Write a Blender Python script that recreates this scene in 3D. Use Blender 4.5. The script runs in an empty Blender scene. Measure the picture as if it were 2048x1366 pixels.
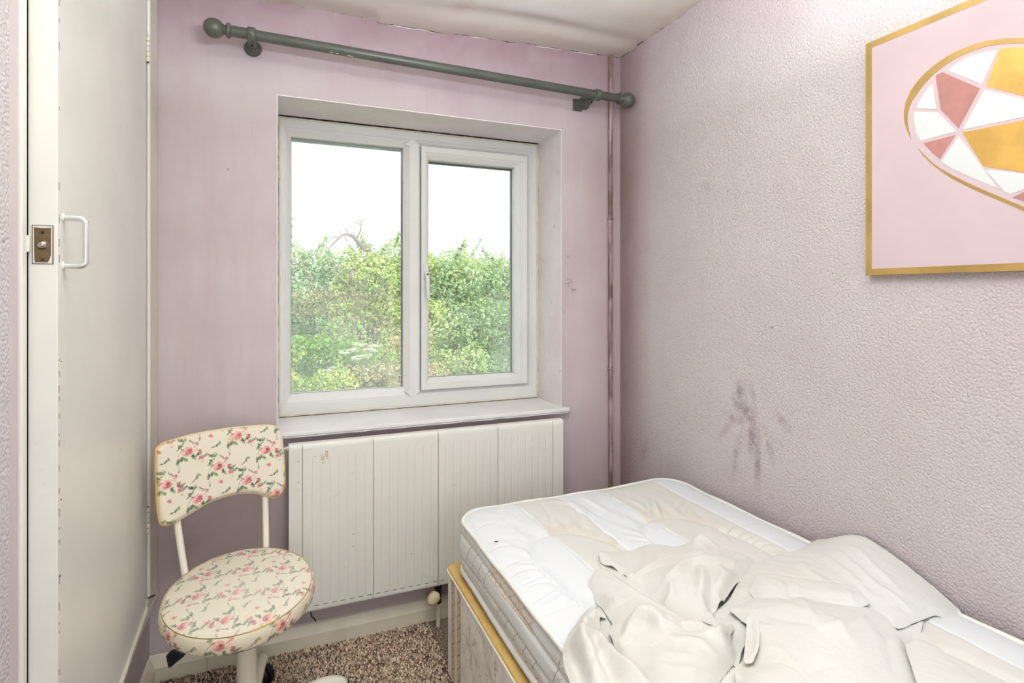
import bpy, bmesh, math, random
import numpy as np
from mathutils import Vector, Matrix, geometry

SC = bpy.context.scene
COL = SC.collection
PI = math.pi

def lin(r, g, b):
    def f(c):
        c /= 255.0
        return c / 12.92 if c <= 0.04045 else ((c + 0.055) / 1.055) ** 2.4
    return (f(r), f(g), f(b), 1.0)

# ------------------------------------------------------------------ camera
cam = bpy.data.cameras.new('camera')
cam_ob = bpy.data.objects.new('camera', cam)
COL.objects.link(cam_ob)
cam_ob.location = (-1.428, -2.184, 1.29)
cam_ob.rotation_euler = (PI / 2, 0, math.radians(-22.3))
cam.sensor_width = 36
cam.lens = 36 * 1124 / 2048
cam.shift_y = (585.5 - 683) / 2048
cam.clip_start = 0.02
SC.camera = cam_ob

# ------------------------------------------------------------------ sky (bright overcast) and lights
W = bpy.data.worlds.new('overcast_sky')
SC.world = W
W.use_nodes = True
nt = W.node_tree
nt.nodes.clear()
n_out = nt.nodes.new('ShaderNodeOutputWorld')
n_bg = nt.nodes.new('ShaderNodeBackground')
n_tc = nt.nodes.new('ShaderNodeTexCoord')
n_mp = nt.nodes.new('ShaderNodeMapping')
n_mp.inputs['Scale'].default_value = (1.0, 1.0, 3.2)
n_no = nt.nodes.new('ShaderNodeTexNoise')
n_no.inputs['Scale'].default_value = 3.1
n_no.inputs['Detail'].default_value = 6
n_no.inputs['Roughness'].default_value = 0.55
n_cr = nt.nodes.new('ShaderNodeValToRGB')
n_cr.color_ramp.elements[0].position = 0.30
n_cr.color_ramp.elements[0].color = (0.58, 0.60, 0.63, 1)
n_cr.color_ramp.elements[1].position = 0.50
n_cr.color_ramp.elements[1].color = (1.0, 1.0, 1.0, 1)
nt.links.new(n_tc.outputs['Generated'], n_mp.inputs['Vector'])
nt.links.new(n_mp.outputs['Vector'], n_no.inputs['Vector'])
nt.links.new(n_no.outputs['Fac'], n_cr.inputs['Fac'])
nt.links.new(n_cr.outputs['Color'], n_bg.inputs['Color'])
n_bg.inputs['Strength'].default_value = 1.7
nt.links.new(n_bg.outputs['Background'], n_out.inputs['Surface'])

def light(name, kind, loc, rot, energy, color=(1, 1, 1), size=None, size_y=None, angle=None):
    l = bpy.data.lights.new(name, kind)
    l.energy = energy
    l.color = color
    if kind == 'AREA':
        l.shape = 'RECTANGLE'
        l.size = size
        l.size_y = size_y
    if kind == 'SUN':
        l.angle = angle
    o = bpy.data.objects.new(name, l)
    o.location = loc
    o.rotation_euler = rot
    COL.objects.link(o)
    return o

# veiled sun, high behind the house
light('sun', 'SUN', (0, -20, 20), (math.radians(44), 0, math.radians(24)), 4.6, (1, 0.97, 0.9), angle=math.radians(8))
# added, unseen fill lamp for flash bounced off the ceiling: fills the room from above
light('ceiling_bounce_fill', 'AREA', (-1.05, -1.58, 1.90), (math.radians(180), 0, 0), 64.0, (0.89, 0.98, 1.03), 0.55, 0.55)
# added fill lamp behind the camera, lighting the far surfaces from the front
light('front_fill', 'AREA', (-0.95, -4.15, 1.20), (math.radians(90), 0, 0), 29.0, (0.89, 0.98, 1.03), 1.6, 2.1)

SC.view_settings.view_transform = 'Standard'
SC.view_settings.look = 'None'
SC.view_settings.exposure = 0.13
SC.view_settings.gamma = 1.0
SC.view_settings.use_curve_mapping = False
SC.cycles.max_bounces = 8
SC.cycles.diffuse_bounces = 4
SC.cycles.use_adaptive_sampling = True
SC.cycles.adaptive_threshold = 0.04
SC.cycles.adaptive_min_samples = 16
SC.cycles.transparent_max_bounces = 12
SC.cycles.use_denoising = True
SC.cycles.sample_clamp_indirect = 6.0

# ------------------------------------------------------------------ materials
class NT:
    """small node-tree helper"""
    def __init__(s, name, rough=0.6, spec=0.3):
        s.m = bpy.data.materials.new(name)
        s.m.use_nodes = True
        s.t = s.m.node_tree
        s.b = s.t.nodes['Principled BSDF']
        s.b.inputs['Roughness'].default_value = rough
        s.b.inputs['Specular IOR Level'].default_value = spec
        s._tc = None
    def n(s, kind, **kw):
        x = s.t.nodes.new(kind)
        for k, v in kw.items():
            if k in x.inputs.keys() if hasattr(x.inputs, 'keys') else False:
                x.inputs[k].default_value = v
            else:
                setattr(x, k, v)
        return x
    def link(s, a, b):
        s.t.links.new(a, b)
    def pos(s):
        if s._tc is None:
            s._tc = s.n('ShaderNodeNewGeometry')
        return s._tc.outputs['Position']
    def mapped(s, scale=(1, 1, 1), loc=(0, 0, 0), rot=(0, 0, 0), kind='POINT'):
        m = s.n('ShaderNodeMapping')
        m.vector_type = kind
        m.inputs['Scale'].default_value = scale
        m.inputs['Location'].default_value = loc
        m.inputs['Rotation'].default_value = rot
        s.link(s.pos(), m.inputs['Vector'])
        return m.outputs['Vector']
    def noise(s, scale, detail=4, rough=0.55, vec=None, dist=0.0):
        x = s.n('ShaderNodeTexNoise')
        x.inputs['Scale'].default_value = scale
        x.inputs['Detail'].default_value = detail
        x.inputs['Roughness'].default_value = rough
        x.inputs['Distortion'].default_value = dist
        s.link(vec if vec is not None else s.pos(), x.inputs['Vector'])
        return x.outputs['Fac']
    def ramp(s, fac, p0, p1, c0=(0, 0, 0, 1), c1=(1, 1, 1, 1)):
        r = s.n('ShaderNodeValToRGB')
        e = r.color_ramp.elements
        e[0].position, e[1].position = p0, p1
        e[0].color, e[1].color = c0, c1
        s.link(fac, r.inputs['Fac'])
        return r.outputs['Color']
    def mix(s, fac, a, b, mode='MIX'):
        x = s.n('ShaderNodeMix')
        x.data_type = 'RGBA'
        x.blend_type = mode
        for sock, v in ((x.inputs[0], fac), (x.inputs[6], a), (x.inputs[7], b)):
            if hasattr(v, 'links') or hasattr(v, 'is_linked'):
                s.link(v, sock)
            else:
                sock.default_value = v
        return x.outputs[2]
    def math(s, op, a, b=0.0, c=None, clamp=False):
        x = s.n('ShaderNodeMath')
        x.operation = op
        x.use_clamp = clamp
        for i, v in enumerate((a, b) if c is None else (a, b, c)):
            if hasattr(v, 'is_linked'):
                s.link(v, x.inputs[i])
            else:
                x.inputs[i].default_value = v
        return x.outputs[0]
    def blob(s, c, r, rot=0.0, axis='X', soft=0.3):
        """soft elliptical mask on a wall plane: c = centre, r = radii in that plane, turned by rot about the wall's normal"""
        if axis == 'X':
            v = s.mapped(loc=(0, c[0], c[1]), rot=(rot, 0, 0), scale=(1e-4, r[0], r[1]), kind='TEXTURE')
            # TEXTURE mapping divides by scale, so x must be flattened afterwards
            sep = s.n('ShaderNodeSeparateXYZ'); s.link(v, sep.inputs[0])
            a, b = sep.outputs['Y'], sep.outputs['Z']
        elif axis == 'Y':
            v = s.mapped(loc=(c[0], 0, c[1]), rot=(0, rot, 0), scale=(r[0], 1e-4, r[1]), kind='TEXTURE')
            sep = s.n('ShaderNodeSeparateXYZ'); s.link(v, sep.inputs[0])
            a, b = sep.outputs['X'], sep.outputs['Z']
        else:
            v = s.mapped(loc=(c[0], c[1], 0), rot=(0, 0, rot), scale=(r[0], r[1], 1e-4), kind='TEXTURE')
            sep = s.n('ShaderNodeSeparateXYZ'); s.link(v, sep.inputs[0])
            a, b = sep.outputs['X'], sep.outputs['Y']
        d = s.math('ADD', s.math('MULTIPLY', a, a), s.math('MULTIPLY', b, b))
        d = s.math('SQRT', d)
        mr = s.n('ShaderNodeMapRange')
        mr.interpolation_type = 'SMOOTHSTEP'
        mr.inputs['From Min'].default_value = 1.0
        mr.inputs['From Max'].default_value = 1.0 - soft * 2 if soft < .5 else 0.0
        mr.inputs['To Min'].default_value = 0.0
        mr.inputs['To Max'].default_value = 1.0
        s.link(d, mr.inputs['Value'])
        return mr.outputs['Result']
    def band(s, axis, lo, hi):
        """0 at lo, 1 at hi along a world axis"""
        sep = s.n('ShaderNodeSeparateXYZ')
        s.link(s.pos(), sep.inputs[0])
        mr = s.n('ShaderNodeMapRange')
        mr.interpolation_type = 'SMOOTHSTEP'
        mr.inputs['From Min'].default_value = lo
        mr.inputs['From Max'].default_value = hi
        s.link(sep.outputs[axis], mr.inputs['Value'])
        return mr.outputs['Result']
    def color(s, sock):
        if hasattr(sock, 'is_linked'):
            s.link(sock, s.b.inputs['Base Color'])
        else:
            s.b.inputs['Base Color'].default_value = sock
    def bump(s, h, strength=0.3, dist=0.002):
        x = s.n('ShaderNodeBump')
        x.inputs['Strength'].default_value = strength
        x.inputs['Distance'].default_value = dist
        s.link(h, x.inputs['Height'])
        s.link(x.outputs['Normal'], s.b.inputs['Normal'])
        return x

def paint(name, c, rough=0.45, spec=0.35, var=0.05, scale=6.0, bump=0.08, dirt=None, metal=0.0):
    t = NT(name, rough, spec)
    c2 = tuple(max(0, v * (1 - var * 2.4)) for v in c[:3]) + (1,)
    col = t.mix(t.ramp(t.noise(scale, 5), 0.38, 0.62), c, c2)
    if dirt:
        col = t.mix(t.ramp(t.noise(dirt[1], 7, 0.7), 0.64, 0.74, (0, 0, 0, 1), (dirt[2],) * 3 + (1,)), col, dirt[0])
    t.color(col)
    t.b.inputs['Metallic'].default_value = metal
    if bump:
        t.bump(t.noise(70, 4), bump, 0.002)
    return t.m

def attr_mat(name, rough=0.5, spec=0.3, bump=None, sheen=0.0):
    t = NT(name, rough, spec)
    a = t.n('ShaderNodeAttribute')
    a.attribute_name = 'col'
    t.color(a.outputs['Color'])
    if bump:
        t.bump(t.noise(bump[0], 5), bump[1], bump[2])
    t.b.inputs['Sheen Weight'].default_value = sheen
    return t.m

M = {}
# painted window wall: faded mauve emulsion, streaked, darker towards ceiling and corner
t = NT('mauve_emulsion', 0.62, 0.25)
base = t.mix(t.ramp(t.noise(1.6, 4, 0.6), 0.36, 0.66), lin(197, 186, 186), lin(183, 167, 170))
streak = t.noise(7, 5, 0.65, t.mapped((1, 1, 0.10)))
base = t.mix(t.math('MULTIPLY', t.ramp(streak, 0.46, 0.72), 0.5), base, lin(178, 156, 162))
base = t.mix(t.math('MULTIPLY', t.ramp(t.noise(3.4, 6, 0.65, t.mapped((1, 1, 0.5), (3, 1, 2))), 0.52, 0.72), 0.45), base, lin(194, 182, 177))
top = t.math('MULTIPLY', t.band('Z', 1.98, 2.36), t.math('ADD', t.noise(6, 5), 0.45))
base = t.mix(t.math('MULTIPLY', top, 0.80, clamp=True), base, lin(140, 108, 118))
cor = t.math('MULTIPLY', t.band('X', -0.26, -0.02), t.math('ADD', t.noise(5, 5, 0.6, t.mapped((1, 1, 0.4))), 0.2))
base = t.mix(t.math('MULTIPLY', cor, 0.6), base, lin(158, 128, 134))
for c, r, rot, k in (((-0.262, 1.335), (0.025, 0.03), 0.3, 0.6), ((-0.265, 1.445), (0.02, 0.012), 0.5, 0.4), ((-0.29, 1.21), (0.014, 0.03), -0.5, 0.3), ((-1.60, 1.72), (0.006, 0.006), 0, 0.8), ((-1.52, 1.86), (0.010, 0.07), 0, 0.12), ((-0.24, 1.30), (0.02, 0.02), 0, 0.6)):
    mk = t.math('MULTIPLY', t.blob(c, r, rot, 'Y', 0.5), t.ramp(t.noise(90, 3), 0.42, 0.56))
    base = t.mix(t.math('MULTIPLY', mk, k), base, lin(104, 82, 84))
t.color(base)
t.bump(t.noise(30, 6, 0.6), 0.10, 0.004)
M['mauve'] = t.m

# the same mauve wash, thinner, over white on the window reveal
t = NT('pale_reveal_paint', 0.55, 0.3)
base = t.mix(t.ramp(t.noise(4, 5), 0.35, 0.65), lin(234, 228, 228), lin(224, 214, 213))
base = t.mix(t.math('MULTIPLY', t.ramp(t.noise(26, 6, 0.7), 0.62, 0.70), 0.35), base, lin(150, 128, 122))
t.color(base)
t.bump(t.noise(40, 5), 0.08, 0.003)
M['reveal'] = t.m

# embossed vinyl wallpaper, mauve, darker high up and low down, with corner dirt and a splash stain by the bed
t = NT('embossed_wallpaper', 0.58, 0.28)
vec = t.mapped((1, 1, 1))
wob = t.n('ShaderNodeTexNoise'); wob.inputs['Scale'].default_value = 30; t.link(vec, wob.inputs['Vector'])
vadd = t.n('ShaderNodeVectorMath'); vadd.operation = 'MULTIPLY_ADD'
t.link(wob.outputs['Color'], vadd.inputs[0]); vadd.inputs[1].default_value = (0.004,) * 3; t.link(vec, vadd.inputs[2])
vo = t.n('ShaderNodeTexVoronoi'); vo.feature = 'SMOOTH_F1'
vo.inputs['Scale'].default_value = 160; vo.inputs['Smoothness'].default_value = 0.35; vo.inputs['Randomness'].default_value = 0.95
t.link(vadd.outputs[0], vo.inputs['Vector'])
hgt = t.math('SUBTRACT', 1.0, vo.outputs['Distance'])
base = t.mix(t.ramp(t.noise(1.3, 4, 0.6), 0.34, 0.68), lin(199, 192, 192), lin(188, 177, 179))
base = t.mix(t.math('MULTIPLY', t.ramp(t.noise(5, 6, 0.65), 0.5, 0.75), 0.4), base, lin(199, 190, 186))
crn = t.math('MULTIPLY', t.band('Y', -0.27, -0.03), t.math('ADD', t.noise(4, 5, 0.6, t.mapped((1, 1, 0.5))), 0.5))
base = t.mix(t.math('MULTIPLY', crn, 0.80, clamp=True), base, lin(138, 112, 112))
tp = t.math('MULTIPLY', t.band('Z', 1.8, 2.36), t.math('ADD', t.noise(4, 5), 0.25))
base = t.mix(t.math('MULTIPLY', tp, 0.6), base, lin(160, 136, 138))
lowd = t.math('MULTIPLY', t.band('Z', 0.78, 0.56), t.math('ADD', t.noise(8, 5), 0.1))
base = t.mix(t.math('MULTIPLY', lowd, 0.35), base, lin(160, 130, 138))
# stain by the bed
STAIN = [((-0.72, 0.945), (0.022, 0.055), 0.25, 0.75), ((-0.781, 0.955), (0.01, 0.05), -0.2, 0.5), ((-0.747, 0.891), (0.032, 0.045), 0, 0.75), ((-0.781, 0.824), (0.024, 0.075), 0.05, 0.8), ((-0.796, 0.73), (0.01, 0.075), 0.05, 0.7), ((-0.808, 0.734), (0.006, 0.09), 0.0, 0.7), ((-0.686, 0.862), (0.036, 0.016), 0.2, 0.55), ((-0.656, 0.812), (0.012, 0.05), 0.7, 0.5), ((-0.9, 0.891), (0.034, 0.016), 0.7, 0.6), ((-0.714, 0.766), (0.014, 0.07), 0.35, 0.45), ((-0.702, 0.704), (0.012, 0.06), 0.2, 0.4), ((-0.841, 0.814), (0.007, 0.06), -0.25, 0.5), ((-0.86, 0.788), (0.005, 0.05), -0.2, 0.4), ((-0.858, 1.181), (0.006, 0.006), 0, 0.8), ((-0.569, 1.671), (0.03, 0.02), 0.5, 0.3), ((-0.19, 0.622), (0.02, 0.06), 0.3, 0.35)]
grain = t.ramp(t.noise(38, 6, 0.74), 0.36, 0.58)
for c, r, rot, k in STAIN:
    mk = t.math('MULTIPLY', t.blob(c, (r[0] * 1.8, r[1] * 1.5), rot, 'X', 0.5), grain)
    base = t.mix(t.math('MULTIPLY', mk, min(1, k * 1.15)), base, lin(140, 122, 127))
base = t.mix(t.math('MULTIPLY', t.ramp(vo.outputs['Distance'], 0.40, 0.75), 0.14), base, lin(150, 130, 134))
t.color(base)
t.bump(hgt, 0.75, 0.0028)
M['emboss'] = t.m

t = NT('stained_ceiling', 0.7, 0.2)
base = t.mix(t.ramp(t.noise(2.0, 5), 0.35, 0.68), lin(226, 221, 214), lin(212, 203, 195))
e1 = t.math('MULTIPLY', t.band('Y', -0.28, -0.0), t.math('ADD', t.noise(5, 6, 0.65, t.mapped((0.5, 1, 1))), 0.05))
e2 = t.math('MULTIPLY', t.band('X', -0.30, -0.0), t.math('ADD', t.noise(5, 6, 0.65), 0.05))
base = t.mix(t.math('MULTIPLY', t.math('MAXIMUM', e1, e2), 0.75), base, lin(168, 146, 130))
base = t.mix(t.math('MULTIPLY', t.blob((-0.811, -0.199), (0.075, 0.12), 0.2, 'Z', 0.5), 0.3), base, lin(180, 150, 132))
base = t.mix(t.math('MULTIPLY', t.ramp(t.noise(40, 5, 0.7), 0.66, 0.72), 0.35), base, lin(120, 100, 88))
t.color(base)
t.bump(t.noise(9, 5), 0.2, 0.01)
M['ceiling'] = t.m

M['glue'] = paint('sticker_glue', lin(196, 176, 146), 0.6, 0.2, 0.08, 60, 0)
M['cream'] = paint('cream_gloss_paint', lin(228, 225, 216), 0.32, 0.45, 0.03, 3.0, 0.05, (lin(150, 126, 100), 34, 0.35))
M['cream_old'] = paint('aged_cream_gloss', lin(222, 214, 198), 0.35, 0.42, 0.05, 5.0, 0.06, (lin(120, 96, 70), 26, 0.6))
M['skirting'] = paint('skirting_gloss', lin(234, 224, 204), 0.38, 0.4, 0.06, 6.0, 0.06, (lin(120, 96, 66), 20, 0.6))
M['rad'] = paint('radiator_enamel', lin(231, 228, 219), 0.36, 0.42, 0.02, 2.5, 0.0, (lin(176, 160, 140), 30, 0.35))
M['upvc'] = paint('white_upvc', lin(222, 221, 217), 0.30, 0.45, 0.02, 3.0, 0.0, (lin(190, 178, 160), 22, 0.3))
M['caulk'] = paint('yellowed_caulk', lin(218, 210, 193), 0.6, 0.25, 0.06, 18.0, 0.2, (lin(110, 92, 70), 24, 0.7))
M['mould'] = paint('black_mould_gap', lin(52, 42, 38), 0.8, 0.1, 0.2, 30)
M['spacer'] = paint('glazing_spacer', lin(84, 98, 98), 0.4, 0.4, 0.05, 9, 0)
M['sill'] = paint('sill_paint', lin(230, 226, 226), 0.34, 0.42, 0.035, 6.0, 0.05, (lin(176, 150, 146), 30, 0.5))
M['pole'] = paint('grey_green_pole_paint', lin(82, 84, 76), 0.36, 0.42, 0.06, 12.0, 0.04)
M['chip'] = paint('bare_chip', lin(214, 208, 196), 0.6, 0.2, 0.04)
t = NT('scuffed_copper_pipe', 0.42, 0.4)
sv = t.mapped((1, 1, 0.12))
base = t.mix(t.ramp(t.noise(60, 5, 0.6, sv), 0.40, 0.62), lin(176, 150, 142), lin(112, 84, 68))
base = t.mix(t.ramp(t.noise(9, 4, 0.6, t.mapped((1, 1, 0.5))), 0.5, 0.64), base, lin(104, 80, 62))
t.color(base)
M['pipe'] = t.m
M['chrome'] = paint('brushed_aluminium', lin(226, 226, 222), 0.22, 0.5, 0.02, 8, 0.0, None, 0.75)
M['brass'] = paint('tarnished_brass', lin(112, 92, 62), 0.42, 0.45, 0.10, 60, 0.1, None, 0.55)
M['steel'] = paint('worn_steel_ball', lin(170, 158, 148), 0.22, 0.5, 0.05, 60, 0.0, None, 0.9)
M['dark'] = paint('cupboard_dark_interior', lin(36, 34, 32), 0.9, 0.05, 0.05)
M['black'] = paint('black_plastic', lin(22, 22, 24), 0.42, 0.4, 0.03, 9, 0.0)
M['chairmetal'] = paint('cream_enamel_tube', lin(232, 224, 206), 0.32, 0.45, 0.03, 6, 0.0)
M['yellow_piping'] = paint('yellow_vinyl_piping', lin(206, 172, 96), 0.45, 0.35, 0.06, 20, 0.0)
M['gold'] = paint('gold_leaf', lin(180, 146, 84), 0.36, 0.5, 0.10, 9, 0.08, None, 0.35)
M['gold_orange'] = paint('warm_gold_leaf', lin(208, 164, 84), 0.40, 0.5, 0.10, 11, 0.12, None, 0.25)
M['canvas_pink'] = paint('canvas_pink', lin(198, 178, 181), 0.7, 0.15, 0.025, 5, 0.05)
M['canvas_white'] = paint('canvas_marble_white', lin(217, 219, 218), 0.6, 0.2, 0.03, 9, 0.03)
M['canvas_rose'] = paint('canvas_rose_foil', lin(172, 120, 113), 0.5, 0.35, 0.08, 12, 0.05)
M['terracotta'] = M['canvas_rose']
M['platform'] = paint('gold_platform_cloth', lin(206, 172, 104), 0.7, 0.2, 0.06, 30, 0.1)
M['mattress_side'] = attr_mat('mattress_border', 0.6, 0.25, (120, 0.15, 0.002))
M['divan_side'] = attr_mat('divan_damask', 0.6, 0.25, (160, 0.15, 0.001))
M['floral'] = attr_mat('floral_vinyl', 0.36, 0.4, (60, 0.05, 0.002))
M['piping'] = paint('white_piping', lin(236, 235, 230), 0.6, 0.2, 0.03, 20, 0.1)
M['trv'] = paint('ivory_plastic', lin(216, 204, 168), 0.35, 0.4, 0.04, 10, 0)
M['rust'] = paint('dark_valve_metal', lin(44, 38, 34), 0.5, 0.4, 0.1, 30, 0.1, None, 0.4)
M['bark'] = paint('bark', lin(110, 96, 84), 0.9, 0.1, 0.15, 9, 0.4)
M['deadwood'] = paint('bleached_deadwood', lin(150, 140, 134), 0.9, 0.1, 0.12, 9, 0.3)

# cotton: slightly warm white
t = NT('cream_cotton', 0.85, 0.15)
t.color(t.mix(t.ramp(t.noise(4, 5), 0.35, 0.65), lin(211, 210, 205), lin(204, 201, 193)))
cz = t.noise(42, 6, 0.6, None, 0.6)
t.bump(cz, 0.30, 0.006)
t.b.inputs['Sheen Weight'].default_value = 0.15
M['cotton'] = t.m
t = NT('white_cotton_sheet', 0.85, 0.15)
t.color(t.mix(t.ramp(t.noise(4, 5), 0.35, 0.65), lin(212, 211, 207), lin(206, 204, 198)))
t.bump(t.noise(30, 6, 0.6, t.mapped((1.0, 0.35, 1), rot=(0, 0, 0.5)), 0.5), 0.45, 0.006)
M['sheet'] = t.m

# mattress ticking: satin-white and beige stripes
t = NT('mattress_ticking', 0.55, 0.3)
a = t.n('ShaderNodeAttribute'); a.attribute_name = 'col'
t.color(a.outputs['Color'])
t.bump(t.noise(90, 5, 0.6), 0.08, 0.002)
M['ticking'] = t.m

# carpet: salt-and-pepper brown loop pile
t = NT('carpet_base', 0.95, 0.05)
t.color(t.mix(t.ramp(t.noise(170, 3, 0.6), 0.40, 0.60), lin(178, 160, 142), lin(70, 54, 44)))
t.bump(t.noise(200, 3), 0.7, 0.006)
M['carpet'] = t.m
M['carpet_pile'] = attr_mat('carpet_tufts', 0.95, 0.05)

def leaf_mat():
    t = NT('leaf', 0.5, 0.3)
    a = t.n('ShaderNodeAttribute'); a.attribute_name = 'col'
    t.color(a.outputs['Color'])
    tr = t.n('ShaderNodeBsdfTranslucent')
    t.link(a.outputs['Color'], tr.inputs['Color'])
    mx = t.n('ShaderNodeMixShader'); mx.inputs[0].default_value = 0.35
    t.link(t.b.outputs[0], mx.inputs[1]); t.link(tr.outputs[0], mx.inputs[2])
    out = [n for n in t.t.nodes if n.type == 'OUTPUT_MATERIAL'][0]
    t.link(mx.outputs[0], out.inputs['Surface'])
    return t.m
M['leaf'] = leaf_mat()

def glass_mat():
    t = NT('window_glass')
    t.t.nodes.remove(t.b)
    out = [n for n in t.t.nodes if n.type == 'OUTPUT_MATERIAL'][0]
    tr = t.n('ShaderNodeBsdfTransparent'); tr.inputs['Color'].default_value = (0.96, 0.975, 0.965, 1)
    gl = t.n('ShaderNodeBsdfGlossy'); gl.inputs['Roughness'].default_value = 0.02
    df = t.n('ShaderNodeBsdfDiffuse'); df.inputs['Color'].default_value = (0.9, 0.92, 0.93, 1)
    tl = t.n('ShaderNodeBsdfTranslucent'); tl.inputs['Color'].default_value = (0.9, 0.92, 0.93, 1)
    add = t.n('ShaderNodeMixShader'); add.inputs[0].default_value = 0.6
    t.link(df.outputs[0], add.inputs[1]); t.link(tl.outputs[0], add.inputs[2])
    fr = t.n('ShaderNodeFresnel'); fr.inputs['IOR'].default_value = 1.45
    m1 = t.n('ShaderNodeMixShader')
    t.link(t.math('MULTIPLY', fr.outputs[0], 0.55), m1.inputs[0]); t.link(tr.outputs[0], m1.inputs[1]); t.link(gl.outputs[0], m1.inputs[2])
    m2 = t.n('ShaderNodeMixShader')
    grime_haze = t.math('MULTIPLY', t.ramp(t.noise(5, 6, 0.65), 0.38, 0.74), 0.16)  # grime and painted-in glare haze, stronger low on the glass
    low = t.math('MULTIPLY', t.band('Z', 1.35, 0.85), 0.07)
    t.link(t.math('ADD', t.math('ADD', grime_haze, low), 0.03), m2.inputs[0])
    t.link(m1.outputs[0], m2.inputs[1]); t.link(add.outputs[0], m2.inputs[2])
    t.link(m2.outputs[0], out.inputs['Surface'])
    return t.m
M['glass'] = glass_mat()

# ------------------------------------------------------------------ mesh helpers
def put(me_name, V, Fc, mats, parent=None, smooth=False, mat_idx=None, origin=None):
    """one mesh object from world-space vertices; vertices are stored relative to the parent thing's place"""
    root = parent
    off = Vector((0, 0, 0))
    p = parent
    while p is not None:
        off += p.location
        p = p.parent
    V = np.asarray(V, dtype=np.float64).reshape(-1, 3)
    o0 = Vector((0, 0, 0))
    if origin is not None and parent is None:
        o0 = Vector(origin)
    Vl = V - np.array(off) - np.array(o0)
    me = bpy.data.meshes.new(me_name)
    if isinstance(Fc, np.ndarray):
        n, k = Fc.shape
        me.vertices.add(len(Vl)); me.vertices.foreach_set('co', Vl.astype(np.float32).ravel())
        me.loops.add(n * k); me.loops.foreach_set('vertex_index', Fc.astype(np.int32).ravel())
        me.polygons.add(n); me.polygons.foreach_set('loop_start', np.arange(0, n * k, k, dtype=np.int32))
        me.update(calc_edges=True)
    else:
        me.from_pydata(Vl.tolist(), [], Fc)
    if not isinstance(mats, (list, tuple)):
        mats = [mats]
    for m in mats:
        me.materials.append(m)
    if mat_idx is not None:
        me.polygons.foreach_set('material_index', np.asarray(mat_idx, dtype=np.int32))
    if smooth:
        me.polygons.foreach_set('use_smooth', np.ones(len(me.polygons), dtype=bool))
    me.validate()
    o = bpy.data.objects.new(me_name, me)
    COL.objects.link(o)
    o.location = o0
    if parent is not None:
        o.parent = parent
    return o

def thing(name, label, cat, loc, group=None, kind=None):
    o = bpy.data.objects.new(name, None)
    o.empty_display_size = 0.05
    COL.objects.link(o)
    o.location = loc
    o['label'] = label
    if cat:
        o['category'] = cat
    if group:
        o['group'] = group
    if kind:
        o['kind'] = kind
    return o

def tag(o, label=None, cat=None, group=None, kind=None):
    if label: o['label'] = label
    if cat: o['category'] = cat
    if group: o['group'] = group
    if kind: o['kind'] = kind
    return o

def setcol(o, cols):
    a = o.data.color_attributes.new('col', 'FLOAT_COLOR', 'POINT')
    c = np.ones((len(o.data.vertices), 4), dtype=np.float32)
    c[:, :3] = cols[:, :3]
    a.data.foreach_set('color', c.ravel())

def bevel(o, w, seg=2, ang=35):
    m = o.modifiers.new('bevel', 'BEVEL')
    m.width = w; m.segments = seg; m.limit_method = 'ANGLE'; m.angle_limit = math.radians(ang)
    m.harden_normals = False
    return o

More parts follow.
